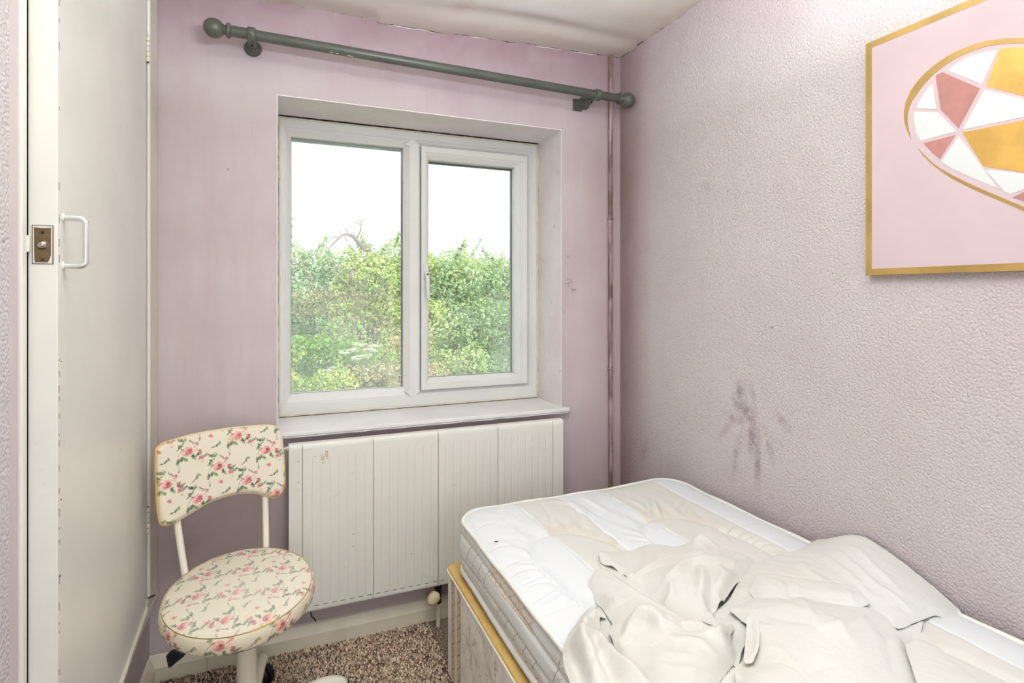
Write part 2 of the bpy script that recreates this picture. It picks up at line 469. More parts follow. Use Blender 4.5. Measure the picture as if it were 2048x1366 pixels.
class MB:
    """collects shapes into one mesh"""
    def __init__(s):
        s.v = []; s.f = []; s.mi = []; s.cur = 0
    def add(s, V, Fc):
        b = len(s.v)
        s.v.extend([tuple(map(float, x)) for x in V])
        s.f.extend([tuple(i + b for i in f) for f in Fc])
        s.mi.extend([s.cur] * len(Fc))
        return s
    def box(s, x0, x1, y0, y1, z0, z1):
        V = [(x, y, z) for x in (x0, x1) for y in (y0, y1) for z in (z0, z1)]
        return s.add(V, [(0, 1, 3, 2), (4, 6, 7, 5), (0, 4, 5, 1), (2, 3, 7, 6), (0, 2, 6, 4), (1, 5, 7, 3)])
    def obox(s, c, ax, ay, az, hx, hy, hz):
        c, ax, ay, az = map(Vector, (c, ax, ay, az))
        V = [c + ax * (i * hx) + ay * (j * hy) + az * (k * hz) for i in (-1, 1) for j in (-1, 1) for k in (-1, 1)]
        return s.add(V, [(0, 1, 3, 2), (4, 6, 7, 5), (0, 4, 5, 1), (2, 3, 7, 6), (0, 2, 6, 4), (1, 5, 7, 3)])
    def lathe(s, p0, d, prof, seg=32, cap=True):
        """prof: (distance along d, radius)"""
        p0 = Vector(p0); d = Vector(d).normalized()
        u = d.orthogonal().normalized(); w = d.cross(u)
        V = []; Fc = []
        for (h, r) in prof:
            for i in range(seg):
                a = 2 * PI * i / seg
                V.append(p0 + d * h + u * (r * math.cos(a)) + w * (r * math.sin(a)))
        for k in range(len(prof) - 1):
            for i in range(seg):
                j = (i + 1) % seg
                Fc.append((k * seg + i, k * seg + j, (k + 1) * seg + j, (k + 1) * seg + i))
        if cap:
            Fc.append(tuple(reversed(range(seg))))
            Fc.append(tuple((len(prof) - 1) * seg + i for i in range(seg)))
        return s.add(V, Fc)
    def tube(s, pts, r, seg=12, cap=True, closed=False, ry=None):
        pts = [Vector(p) for p in pts]
        n = len(pts)
        if not hasattr(r, '__len__'):
            r = [r] * n
        V = []; Fc = []
        up = None
        for i, p in enumerate(pts):
            if closed:
                d = (pts[(i + 1) % n] - pts[i - 1]).normalized()
            else:
                d = (pts[min(i + 1, n - 1)] - pts[max(i - 1, 0)]).normalized()
            if up is None:
                u = d.orthogonal().normalized()
            else:
                u = (up - d * up.dot(d)).normalized()
            up = u
            w = d.cross(u)
            for k in range(seg):
                a = 2 * PI * k / seg
                V.append(p + u * (r[i] * math.cos(a)) + w * (r[i] * math.sin(a)))
        m = n if closed else n - 1
        for i in range(m):
            for k in range(seg):
                j = (k + 1) % seg
                i2 = (i + 1) % n
                Fc.append((i * seg + k, i * seg + j, i2 * seg + j, i2 * seg + k))
        if cap and not closed:
            Fc.append(tuple(reversed(range(seg))))
            Fc.append(tuple((n - 1) * seg + k for k in range(seg)))
        return s.add(V, Fc)
    def extrude(s, poly, axis, a0, a1):
        """poly: 2-D points in the plane across axis ('X': (y,z), 'Y': (x,z), 'Z': (x,y))"""
        def P(q, a):
            return {'X': (a, q[0], q[1]), 'Y': (q[0], a, q[1]), 'Z': (q[0], q[1], a)}[axis]
        n = len(poly)
        V = [P(q, a0) for q in poly] + [P(q, a1) for q in poly]
        Fc = [tuple(range(n)), tuple(reversed(range(n, 2 * n)))]
        for i in range(n):
            j = (i + 1) % n
            Fc.append((i, i + n, j + n, j))
        return s.add(V, Fc)
    def build(s, name, mat, parent=None, smooth=False, origin=None):
        o = put(name, s.v, s.f, mat, parent, smooth, s.mi if isinstance(mat, (list, tuple)) else None, origin)
        bm = bmesh.new(); bm.from_mesh(o.data)
        bmesh.ops.recalc_face_normals(bm, faces=bm.faces)
        bm.to_mesh(o.data); bm.free()
        if smooth:
            m = o.modifiers.new('wn', 'EDGE_SPLIT'); m.split_angle = math.radians(40)
        return o

def arc(c, r, a0, a1, n, plane='XZ'):
    out = []
    for i in range(n + 1):
        a = math.radians(a0 + (a1 - a0) * i / n)
        x, y = r * math.cos(a), r * math.sin(a)
        out.append((c[0] + x, c[1] + y))
    return out

def catmull(pts, n=6, closed=False):
    pts = [np.array(p, float) for p in pts]
    N = len(pts); out = []
    rng = range(N) if closed else range(N - 1)
    for i in rng:
        p0 = pts[(i - 1) % N] if closed or i > 0 else 2 * pts[0] - pts[1]
        p1 = pts[i]; p2 = pts[(i + 1) % N]
        p3 = pts[(i + 2) % N] if closed or i + 2 < N else 2 * pts[-1] - pts[-2]
        for k in range(n):
            t = k / n
            out.append(0.5 * (2 * p1 + (p2 - p0) * t + (2 * p0 - 5 * p1 + 4 * p2 - p3) * t * t + (3 * p1 - p0 - 3 * p2 + p3) * t ** 3))
    if not closed:
        out.append(pts[-1])
    return out

def vnoise(P, scale, seed=0, octaves=3):
    """cheap smooth value noise in numpy; P is (n, d)"""
    P = np.asarray(P, float)
    d = P.shape[1]
    out = np.zeros(len(P)); amp = 1.0; tot = 0.0
    for o in range(octaves):
        Q = P * scale * (2 ** o) + 17.3 * (o + 1) + seed * 3.7
        I = np.floor(Q).astype(np.int64); fr = Q - I
        fr = fr * fr * (3 - 2 * fr)
        acc = np.zeros(len(P))
        for c in range(2 ** d):
            w = np.ones(len(P)); h = np.full(len(P), seed * 7919 + o * 104729, dtype=np.int64)
            for k in range(d):
                b = (c >> k) & 1
                w = w * (fr[:, k] if b else 1 - fr[:, k])
                h = (h ^ ((I[:, k] + b) * (73856093, 19349663, 83492791)[k])) & 0x7fffffff
            h = (h * 1103515245 + 12345) & 0x7fffffff
            h = ((h ^ (h >> 13)) * 1274126177) & 0x7fffffff
            acc += w * (h / 0x7fffffff)
        out += amp * (acc * 2 - 1); tot += amp; amp *= 0.5
    return out / tot

def seg_dist(Q, poly, closed=True):
    best = np.full(len(Q), 1e9); along = np.zeros(len(Q)); side = np.zeros(len(Q))
    n = len(poly); acc = 0.0
    for i in range(n if closed else n - 1):
        a, b = np.array(poly[i]), np.array(poly[(i + 1) % n]); d = b - a; L = np.hypot(*d)
        if L < 1e-9: continue
        t_ = np.clip(((Q - a) @ d) / (L * L), 0, 1)
        r_ = Q - a - t_[:, None] * d
        dd = np.hypot(r_[:, 0], r_[:, 1])
        sgn = np.sign(d[0] * (Q[:, 1] - a[1]) - d[1] * (Q[:, 0] - a[0]))
        m = dd < best
        best[m] = dd[m]; along[m] = acc + t_[m] * L; side[m] = sgn[m]
        acc += L
    return best, along / max(acc, 1e-9), side

def dense(pts, step=0.02):
    out = []
    for i in range(len(pts)):
        a, b = Vector(pts[i]), Vector(pts[(i + 1) % len(pts)])
        n = max(1, int((b - a).length / step))
        for k in range(n): out.append(a.lerp(b, k / n))
    return out

rng = np.random.default_rng(7)
random.seed(7)

# ------------------------------------------------------------------ room shell
XL, YF, H = -1.822, -4.25, 2.36           # left wall, wall behind the camera, ceiling height
WX0, WX1, WZ0, WZ1 = -1.443, -0.300, 0.792, 2.000   # window opening
REV = 0.236                                # depth of the reveal to the frame
TH = 0.31                                  # thickness of the outside wall

def grid_faces(nx, ny):
    i = np.arange((nx - 1) * (ny - 1)); a = (i // (ny - 1)) * ny + i % (ny - 1)
    return np.stack([a, a + ny, a + ny + 1, a + 1], 1)

# floor
mb = MB(); mb.box(-2.6, 0.12, YF - 0.1, TH, -0.12, 0.0)
o = mb.build('floor', M['carpet']); tag(o, kind='structure')

# carpet pile: tufts standing in the open part of the floor
def carpet():
    sp = 0.0062
    xs = np.arange(-1.80, -0.90, sp); ys = np.arange(-1.25, -0.022, sp)
    X, Y = np.meshgrid(xs, ys, indexing='ij')
    X = X.ravel() + rng.uniform(-1, 1, X.size) * sp * 0.45
    Y = Y.ravel() + rng.uniform(-1, 1, Y.size) * sp * 0.45
    n = len(X)
    h = rng.uniform(0.005, 0.0095, n); w = rng.uniform(0.0026, 0.0042, n)
    a = rng.uniform(0, 6.28, n)
    V = np.zeros((n, 4, 3))
    for k in range(3):
        V[:, k, 0] = X + w * np.cos(a + k * 2.094); V[:, k, 1] = Y + w * np.sin(a + k * 2.094); V[:, k, 2] = 0.0005
    V[:, 3, 0] = X + rng.normal(0, .0016, n); V[:, 3, 1] = Y + rng.normal(0, .0016, n); V[:, 3, 2] = h
    b = np.arange(n)[:, None] * 4
    Fc = np.concatenate([b + np.array([[0, 1, 3]]), b + np.array([[1, 2, 3]]), b + np.array([[2, 0, 3]])])
    pal = np.array([lin(204, 186, 168)[:3], lin(170, 150, 132)[:3], lin(118, 96, 82)[:3], lin(72, 56, 46)[:3], lin(222, 210, 196)[:3]])
    cl = pal[rng.choice(5, n, p=[.28, .27, .2, .13, .12])] * rng.uniform(1.0, 1.4, (n, 1)) * np.array([1.03, 1.0, .94])
    o = put('carpet_pile', V.reshape(-1, 3), Fc, M['carpet_pile'])
    setcol(o, np.repeat(cl, 4, 0))
    tag(o, 'speckled brown and beige carpet pile on the floor under the chair', 'carpet', kind='stuff')
carpet()

# ceiling: sagging plasterboard with a slack, wavy joint to the walls
nx, ny = 110, 90
xs = np.linspace(-1.86, 0.02, nx); ys = np.concatenate([np.linspace(YF, -0.6, 25)[:-1], np.linspace(-0.6, 0.02, ny - 24)])
X, Y = np.meshgrid(xs, ys, indexing='ij')
P2 = np.stack([X.ravel(), Y.ravel()], 1)
dw = np.minimum(-Y, -X).clip(0).ravel()
sg_ = np.clip((-P2[:, 0] - 0.30) / 1.1, 0, 1)
z = H + 0.005 * vnoise(P2, 2.2, 3, 2) - 0.040 * sg_ * sg_ * (3 - 2 * sg_)
z -= 0.020 * np.exp(-(-P2[:, 1] / 0.10) ** 2) * (0.55 + 0.45 * vnoise(P2 * [1, 0.2], 3.0, 5, 2)) * (np.exp(-((P2[:, 0] + 0.75) / 0.55) ** 2))
z += 0.010 * np.exp(-(-P2[:, 1] / 0.07) ** 2) * (P2[:, 0] < -1.1)
z -= 0.012 * np.exp(-((-P2[:, 1] - 0.16) / 0.05) ** 2) * np.exp(-((P2[:, 0] + 0.45) / 0.45) ** 2) * -1
z += 0.004 * vnoise(P2, 14, 9, 2) * np.exp(-dw / 0.03)
o = put('ceiling', np.column_stack([P2, z]), grid_faces(nx, ny)[:, ::-1].copy(), M['ceiling'], smooth=True)
tag(o, kind='structure')
mb = MB(); mb.box(-2.7, 0.2, YF - 0.15, TH, H + 0.03, H + 0.15)
slab = mb.build('roof_slab', M['dark'], o)

# window wall with its opening; the reveal carries a paler paint
mb = MB()
mb.box(-2.6, WX0, 0, TH, 0, H + 0.03); mb.box(WX1, 0.12, 0, TH, 0, H + 0.03)
mb.box(WX0, WX1, 0, TH, 0, WZ0 - 0.002); mb.box(WX0, WX1, 0, TH, WZ1, H + 0.03)
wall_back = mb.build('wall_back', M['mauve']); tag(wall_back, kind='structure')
# plaster returns of the reveal, with a slightly proud arris bead
mb = MB()
e = 0.0025
mb.box(WX1 - e, WX1 + 0.001, -0.0015, REV + 0.01, WZ0, WZ1)
mb.box(WX0 - 0.001, WX0 + e, -0.0015, REV + 0.01, WZ0, WZ1)
mb.box(WX0, WX1, -0.0015, REV + 0.01, WZ1 - e, WZ1 + 0.001)
o = mb.build('reveal_lining', M['reveal'], wall_back)
# cracked, mould-dark joint where wall meets ceiling
def crack(name, pts, w, parent, mat, seed):
    mb = MB()
    r = np.random.default_rng(seed)
    run = []
    for i, p in enumerate(pts):
        run.append((p, w * max(0.12, 0.55 + 0.75 * r.standard_normal() * 0.6)))
    mb.tube([p for p, _ in run], [q for _, q in run], 6)
    return mb.build(name, mat, parent, True)
def zc(x, y):
    i = int(np.argmin((P2[:, 0] - x) ** 2 + (P2[:, 1] - y) ** 2)); return z[i]
crack('joint_crack', [(x, -0.001, zc(x, 0.0) + 0.0005 + 0.0012 * math.sin(x * 60)) for x in np.linspace(-1.15, -0.002, 90)], 0.0014, wall_back, M['mould'], 3)
crack('joint_crack', [(x, -0.0005, zc(x, 0.0) + 0.001) for x in np.linspace(-1.8, -1.15, 40)], 0.0012, wall_back, M['mould'], 8)
# peeled slivers of pale paint hanging at the joint
for (xa, xb, dz) in ((-1.05, -0.86, 0.004), (-0.72, -0.64, 0.004), (-0.44, -0.30, 0.005), (-0.26, -0.12, 0.005)):
    mb = MB()
    mb.tube([(x, -0.003, zc(x, 0) - dz - 0.001 * math.sin(x * 70)) for x in np.linspace(xa, xb, 14)], [0.0004 + 0.0010 * math.sin(PI * i / 13) for i in range(14)], 6)
    mb.build('paint_flake', M['reveal'], wall_back, True)

# right-hand wall
nxr = 2
mb = MB(); mb.box(0.0, 0.12, YF - 0.1, TH, 0, H + 0.03)
wall_right = mb.build('wall_right', M['emboss']); tag(wall_right, kind='structure')
crack('joint_crack', [(-0.001, y, zc(0.0, y) + 0.001 + 0.0012 * math.sin(y * 47)) for y in np.linspace(-0.9, -0.002, 70)], 0.0019, wall_right, M['mould'], 5)
# smooth painted strip where the wallpaper stops at the corner
# wall behind the camera (unseen; set well back and painted pale for even, neutral light)
mb = MB(); mb.box(-2.6, 0.12, YF - 0.1, YF, 0, H + 0.03)
o = mb.build('wall_front', M['reveal']); tag(o, kind='structure')

# left wall: mauve upstand under the cupboard, papered pier nearer the camera, cupboard cavity behind the door
CZ0, CY0, CY1 = 0.312, -1.008, -0.165     # cupboard opening
mb = MB()
mb.box(-2.6, XL - 0.012, -1.028, 0.02, 0, 0.28)           # upstand of the stair bulkhead
mb.box(XL - 0.06, XL - 0.004, -1.072, -1.026, 0, H + 0.02)  # smooth painted margin
wall_left = mb.build('wall_left', M['mauve']); tag(wall_left, kind='structure')
mb = MB(); mb.box(XL - 0.1, XL - 0.001, YF - 0.1, -1.070, 0, H + 0.02)
mb.build('wallpapered_pier', M['emboss'], wall_left)
mb = MB()
mb.box(-2.6, -2.56, -1.10, 0.01, 0.2, H + 0.02)
mb.box(-2.6, XL - 0.05, -1.10, -1.04, 0.2, H + 0.02)
mb.box(-2.6, XL - 0.05, -0.03, 0.01, 0.2, H + 0.02)
mb.box(-2.6, XL - 0.05, -1.10, 0.01, 0.2, 0.29)
mb.build('cupboard_cavity', M['dark'], wall_left)

# skirting boards: vertical below, chamfered above
prof = [(0, 0), (-0.020, 0), (-0.020, 0.047), (-0.006, 0.080), (0, 0.084)]
mb = MB(); mb.extrude([(p[0], p[1]) for p in prof], 'X', -1.662, 0.0)
bb = mb.build('baseboard_back', M['skirting']); tag(bb, kind='structure')
mb = MB(); mb.extrude([(p[0], p[1]) for p in prof], 'X', XL - 0.012, -1.6632)
mb.build('skirting_board', M['skirting'], bb)
mb = MB(); mb.extrude([(XL - 0.012 - p[0], p[1] + 0.0) for p in prof], 'Y', -1.028, -0.021)
o = mb.build('baseboard_left', M['skirting']); tag(o, kind='structure')

# ------------------------------------------------------------------ cupboard frame and door
fr = thing('trim_1', 'cream painted frame around the cupboard door', None, (XL, -0.08, 0.28))
fr['kind'] = 'structure'
def fbox(name, *a, mat='cream_old', bv=0.003):
    mb = MB(); mb.box(*a); return bevel(mb.build(name, M[mat], fr), bv, 2)
mb = MB(); mb.extrude([(-0.148, 0.347), (-0.004, 0.289), (-0.004, H - 0.004), (-0.148, H - 0.004)], 'X', XL - 0.06, XL + 0.012)
bevel(mb.build('hinge_post', M['cream_old'], fr), 0.003)
mb = MB(); mb.tube([(XL + 0.012, -0.146, 0.349), (XL + 0.012, -0.146, H - 0.01)], 0.006, 12)
mb.build('bead', M['cream'], fr, True)
fbox('latch_post', XL - 0.05, XL + 0.001, -1.027, CY0, 0.29, H - 0.004, mat='cream', bv=0.002)
mb = MB()   # bottom rail: rounded nosing lying along the top of the upstand
mb.extrude([(XL - 0.06, 0.276), (XL + 0.008, 0.276), (XL + 0.014, 0.283), (XL + 0.014, 0.300), (XL + 0.008, 0.307), (XL - 0.06, 0.307)], 'Y', -1.07, -0.002)
bevel(mb.build('bottom_rail', M['cream_old'], fr), 0.002)
mb = MB(); mb.extrude([(-0.172, 0.306), (-0.004, 0.306), (-0.004, 0.2865), (-0.148, 0.3445)], 'X', XL - 0.05, XL + 0.0115)
mb.build('mitre_foot', M['cream_old'], fr)
mb = MB(); mb.tube([(XL + 0.0125, -0.008, 0.2885), (XL + 0.0128, -0.08, 0.3172), (XL + 0.0125, -0.147, 0.3455)], [0.0010, 0.0016, 0.0022], 6)
mb.build('joint_crack', M['mould'], fr, True)
fbox('strike_plate', XL - 0.006, XL + 0.004, CY0 - 0.002, CY0 + 0.006, 1.358, 1.386, mat='cream', bv=0.001)

th = math.radians(2.0)
HP = Vector((XL + 0.010, -0.158, 0))
ud = Vector((math.sin(th), -math.cos(th), 0)); vd = Vector((math.cos(th), math.sin(th), 0))
DW, DT = 0.842, 0.040
door = thing('door_1', 'cream painted cupboard door standing slightly ajar, aluminium pull handle', None, (HP.x, HP.y, CZ0))
door['kind'] = 'structure'
def D(u, v, z):
    return HP + ud * u + vd * v + Vector((0, 0, z))
def dbox(name, u0, u1, v0, v1, z0, z1, mat, bv=0.0015, parent=door):
    mb = MB()
    mb.obox(D((u0 + u1) / 2, (v0 + v1) / 2, (z0 + z1) / 2), ud, vd, (0, 0, 1), (u1 - u0) / 2, (v1 - v0) / 2, (z1 - z0) / 2)
    return bevel(mb.build(name, M[mat], parent), bv)
DZ1 = H - 0.02
dbox('door_panel', 0.004, DW - 0.0083, -DT, 0.0, CZ0 + 0.004, DZ1, 'cream')
dbox('edge_lipping', DW - 0.0080, DW, -DT, 0.0004, CZ0 + 0.004, DZ1, 'cream')
# chipped joint between lipping and face
mb = MB()
r2 = np.random.default_rng(4)
zz = CZ0 + 0.05
while zz < DZ1 - 0.1:
    L = r2.uniform(0.003, 0.016)
    dens = 0.6 if zz < 1.15 else 0.4
    if r2.random() < dens:
        mb.tube([D(DW - 0.0085, 0.0002, zz), D(DW - 0.0085, 0.0003, zz + L)], 0.00042, 5)
    zz += L + r2.uniform(0.003, 0.02)
mb.build('paint_crack', M['mould'], door, True)['kind'] = 'stuff'
mb = MB(); mb.obox(D(0.42, -0.0, CZ0 + 0.010), ud, vd, (0, 0, 1), 0.41, 0.008, 0.006)
bevel(mb.build('weather_bar', M['cream_old'], door), 0.002)
# pull handle
zt, zb = 1.422, 1.337
u_in = DW - 0.030
pts = [(0.000, zt), (0.012, zt)] + [(0.022 + 0.011 * math.sin(a), zt - 0.011 + 0.011 * math.cos(a)) for a in np.linspace(0, PI / 2, 7)] + \
      [(0.033, (zt + zb) / 2)] + [(0.022 + 0.011 * math.cos(a), zb + 0.011 - 0.011 * math.sin(a)) for a in np.linspace(0, PI / 2, 7)] + [(0.012, zb), (0.0, zb)]
mb = MB(); mb.tube([D(u_in, v, zq) for v, zq in pts], 0.0052, 16)
hd = mb.build('handle', M['chrome'], door, True)
for zq in (zt, zb):
    mb = MB(); mb.lathe(D(u_in, 0.0, zq), vd, [(0, 0.0078), (0.0012, 0.0078), (0.0020, 0.0062)], 20)
    mb.build('painted_foot', M['cream'], hd, True)
# ball catch let into the door edge
def edge_plate(name, v0, v1, z0, z1, d, mat, parent):
    mb = MB(); mb.obox(D(DW + d / 2, (v0 + v1) / 2, (z0 + z1) / 2), ud, vd, (0, 0, 1), d / 2 + 0.0004, (v1 - v0) / 2, (z1 - z0) / 2)
    return mb.build(name, mat, parent)
zc0 = 1.372
ring = edge_plate('catch_recess', -0.0345, -0.0055, zc0 - 0.0335, zc0 + 0.0325, 0.0003, M['mould'], door)
edge_plate('paint_edge', -0.0335, -0.0065, zc0 - 0.0325, zc0 + 0.0315, 0.0008, M['chip'], ring)
mb = MB()
pp = [(-0.0315, .0285), (-0.022, .0275), (-0.0085, .0283), (-0.0085, -.018), (-0.011, -.026), (-0.013, -.0305), (-0.030, -.0305), (-0.031, -.022)]
V = [D(DW + 0.0016, v, zc0 + q) for v, q in pp] + [D(DW, v, zc0 + q) for v, q in pp]
n = len(pp)
mb.add(V, [tuple(range(n)), tuple(reversed(range(n, 2 * n)))] + [(i, i + n, (i + 1) % n + n, (i + 1) % n) for i in range(n)])
cp = mb.build('ball_catch', M['brass'], door)
mb = MB(); mb.lathe(D(DW + 0.001, -0.020, zc0 - 0.001), ud, [(0, 0.0085), (0.001, 0.0092), (0.0015, 0.0080)], 24)
mb.build('collar', M['brass'], cp, True)
mb = MB(); mb.lathe(D(DW + 0.0015, -0.020, zc0 - 0.001), ud, [(0.0075 * math.sin(a), 0.0075 * math.cos(a) + 1e-5) for a in np.linspace(0, PI / 2 * .98, 8)], 24)
mb.build('ball', M['steel'], cp, True)
for zq in (0.020, -0.026):
    mb = MB(); mb.lathe(D(DW + 0.0012, -0.020, zc0 + zq), ud, [(0, 0.0028), (0.0010, 0.0022)], 14)
    mb.build('screw', M['rust'], cp, True)
# hinges: five-knuckle butts
for zh in (2.040, 0.590):
    mb = MB()
    hx = D(0.0, 0.004, 0)
    for k in range(5):
        z0 = zh - 0.040 + k * 0.016
        mb.lathe((hx.x, hx.y, z0 + 0.0006), (0, 0, 1), [(0, 0.0050), (0.001, 0.0056), (0.0138, 0.0056), (0.0148, 0.0050)], 16)
    hg = mb.build('hinge', M['cream_old'], door, True)
    mb = MB(); mb.lathe((hx.x, hx.y, zh - 0.0415), (0, 0, 1), [(0, 0.003), (0.083, 0.003)], 10)
    mb.build('hinge_pin', M['rust'], hg, True)
# old marks on the door
for (u, zq, w, h) in ((DW - 0.018, 0.93, 0.003, 0.0018), (DW - 0.012, 0.80, 0.0025, 0.003), (DW - 0.02, 1.17, 0.0014, 0.0014), (DW - 0.014, 0.46, 0.004, 0.005)):
    mb = MB(); mb.obox(D(u, 0.0004, zq), ud, vd, (0, 0, 1), w / 2, 0.0006, h / 2)
    mb.build('chip_mark', M['mould'], door)

# ------------------------------------------------------------------ window
win = thing('window_1', 'white plastic double glazed window with a fixed pane and an opening casement', None, ((WX0 + WX1) / 2, REV, WZ0))
win['kind'] = 'structure'
FY, FB = REV, REV + 0.068
def frame_ring(name, x0, x1, z0, z1, w, yf, yb, mat, parent, lip=0.006, wb=None, wl=None, wr=None, wt=None):
    """mitred frame: flat face, sloping bead down to the glass"""
    wl = wl or w; wr = wr or w; wt = wt or w; wb = wb or w
    def ringpts(k, y):
        f = k
        return [(x0 + wl * f, y, z0 + wb * f), (x1 - wr * f, y, z0 + wb * f), (x1 - wr * f, y, z1 - wt * f), (x0 + wl * f, y, z1 - wt * f)]
    rings = [ringpts(0, yb), ringpts(0, yf + 0.003), ringpts(0.05, yf), ringpts(0.50, yf), ringpts(0.56, yf + 0.004), ringpts(0.64, yf + 0.004), ringpts(0.97, yf + 0.020), ringpts(1.0, yf + 0.024), ringpts(1.0, yb)]
    mb = MB()
    V = [p for r_ in rings for p in r_]
    Fc = []
    n = len(rings)
    for i in range(n):
        j = (i + 1) % n
        for k in range(4):
            m2 = (k + 1) % 4
            Fc.append((i * 4 + k, i * 4 + m2, j * 4 + m2, j * 4 + k))
    mb.add(V, Fc)
    return mb.build(name, mat, parent)
GX0, GX1, GZ0, GZ1 = -1.394, -0.938, 0.877, 1.916       # fixed pane
SX0, SX1, SZ0, SZ1 = -0.866, -0.362, 0.866, 1.930       # casement outside size
# outer frame and mullion as one profile ring for the fixed light and one for the casement light
frame_ring('frame', WX0 + 0.004, WX1 - 0.004, WZ0 + 0.006, WZ1 - 0.010, 0.070, FY, FB, M['upvc'], win, wl=0.046, wr=0.060, wb=0.080, wt=0.070)
mb = MB()     # mullion with its arrow-headed joints
mx0, mx1 = GX1, SX0 + 0.004
mc = (mx0 + mx1) / 2
mb.extrude([(mx0 + 0.000, FY + 0.024), (mx0 + 0.002, FY + 0.020), (mx0 + 0.020, FY + 0.003), (mx0 + 0.024, FY - 0.0006), (mx1 - 0.014, FY - 0.0006), (mx1 - 0.006, FY + 0.004), (mx1, FY + 0.018), (mx1, FB), (mx0, FB)], 'Z', GZ0 - 0.012, GZ1 + 0.012)
for zq, sgn in ((GZ0 - 0.012, -1), (GZ1 + 0.012, 1)):
    mb.extrude([(mx0 + 0.004, zq), (mx1 - 0.004, zq), (mc, zq + sgn * 0.034)], 'Y', FY - 0.0006, FB)
mb.build('mullion', M['upvc'], win)
mb = MB()
for sgn, zq in ((-1, GZ0 - 0.012), (1, GZ1 + 0.012)):
    mb.tube([(mx0 + 0.003, FY - 0.0004, zq), (mc, FY - 0.0004, zq + sgn * 0.034), (mx1 - 0.003, FY - 0.0004, zq)], 0.0007, 5)
for (ax, az, bx, bz) in ((WX0 + 0.006, WZ0 + 0.008, GX0, GZ0), (WX0 + 0.006, WZ1 - 0.012, GX0, GZ1)):
    mb.tube([(ax, FY - 0.0004, az), ((ax + bx) / 2, FY - 0.0004, (az + bz) / 2), (bx, FY + 0.022, bz)], 0.0006, 5)
mb.build('weld_line', M['caulk'], win, True)['kind'] = 'stuff'
sash = frame_ring('sash', SX0, SX1, SZ0, SZ1, 0.050, FY - 0.014, FB, M['upvc'], win, wl=0.037, wr=0.058, wb=0.047, wt=0.056)
mb = MB()
ssh = 0.0016
for a, b in (((SX0 + .002, SZ0), (SX1, SZ0)), ((SX1, SZ0), (SX1, SZ1)), ((SX1, SZ1), (SX0 + .002, SZ1)), ((SX0, SZ1), (SX0, SZ0))):
    mb.tube([(a[0], FY - 0.0005, a[1]), (b[0], FY - 0.0005, b[1])], ssh, 6)
mb.build('seal', M['spacer'], win, True)
def pane(x0, x1, z0, z1, parent):
    mb = MB(); mb.box(x0 - 0.004, x1 + 0.004, FY + 0.036, FY + 0.040, z0 - 0.004, z1 + 0.004)
    g = mb.build('pane', M['glass'], parent)
    mb = MB()
    w = 0.007
    for (a, b, c, d) in ((x0, x1, z0, z0 + w * .3), (x0, x1, z1 - w, z1), (x0, x0 + w * .5, z0, z1), (x1 - w * .75, x1, z0, z1)):
        mb.box(a, b, FY + 0.041, FY + 0.054, c, d)
    mb.build('spacer_bar', M['spacer'], g)
pane(GX0, GX1, GZ0, GZ1, win)
pane(SX0 + 0.037, SX1 - 0.058, SZ0 + 0.047, SZ1 - 0.056, sash)
# espagnolette handle on the casement
hx, hz = SX0 + 0.020, 1.366
mb = MB(); mb.box(hx - 0.011, hx + 0.011, FY - 0.020, FY - 0.013, hz - 0.020, hz + 0.050)
hnd = bevel(mb.build('handle', M['upvc'], sash), 0.006, 3)
mb = MB()
mb.tube([(hx, FY - 0.018, hz + 0.010), (hx, FY - 0.034, hz + 0.008), (hx + 0.001, FY - 0.038, hz - 0.012), (hx + 0.004, FY - 0.036, hz - 0.10)], [0.010, 0.011, 0.010, 0.007], 14)
mb.build('lever', M['upvc'], hnd, True)
mb = MB(); mb.lathe((hx + 0.001, FY - 0.046, hz + 0.004), (0, 1, 0), [(0, 0.0042), (0.004, 0.0045)], 16)
mb.build('lock_barrel', M['rust'], hnd, True)
# old caulk round the frame, dark gap beside it
def bead(name, a, b, r, mat, seed, n=60):
    q = np.random.default_rng(seed)
    mb = MB()
    pts = [Vector(a).lerp(Vector(b), i / (n - 1)) for i in range(n)]
    mb.tube(pts, [r * (0.7 + 0.5 * q.random()) for _ in range(n)], 7)
    return mb.build(name, mat, win, True)
y_ = FY - 0.001
bead('caulk', (WX0 + 0.003, y_, WZ1 - 0.012), (WX1 - 0.006, y_, WZ1 - 0.012), 0.0045, M['caulk'], 1)
bead('caulk', (WX1 - 0.006, y_, WZ0 + 0.010), (WX1 - 0.006, y_, WZ1 - 0.012), 0.0055, M['caulk'], 2)
bead('caulk', (WX0 + 0.003, y_, WZ0 + 0.006), (WX1 - 0.006, y_, WZ0 + 0.006), 0.0045, M['caulk'], 3)
bead('caulk', (WX0 + 0.006, y_, WZ0 + 0.010), (WX0 + 0.006, y_, WZ1 - 0.012), 0.004, M['caulk'], 4)
bead('mould_line', (WX0 + 0.01, y_ - 0.002, WZ1 - 0.0042), (WX1 - 0.002, y_ - 0.002, WZ1 - 0.0042), 0.0022, M['mould'], 5)
bead('mould_line', (WX1 - 0.0035, y_ - 0.002, WZ0 + 0.01), (WX1 - 0.0035, y_ - 0.002, WZ1 - 0.01), 0.0015, M['mould'], 6)
bead('mould_line', (WX0 + 0.01, y_ - 0.002, WZ0 + 0.0015), (WX1 - 0.01, y_ - 0.002, WZ0 + 0.0015), 0.0014, M['mould'], 7)
bead('mould_line', (WX0 + 0.0035, y_ - 0.001, WZ0 + 0.01), (WX0 + 0.0035, y_ - 0.001, WZ1 - 0.01), 0.0014, M['mould'], 9)

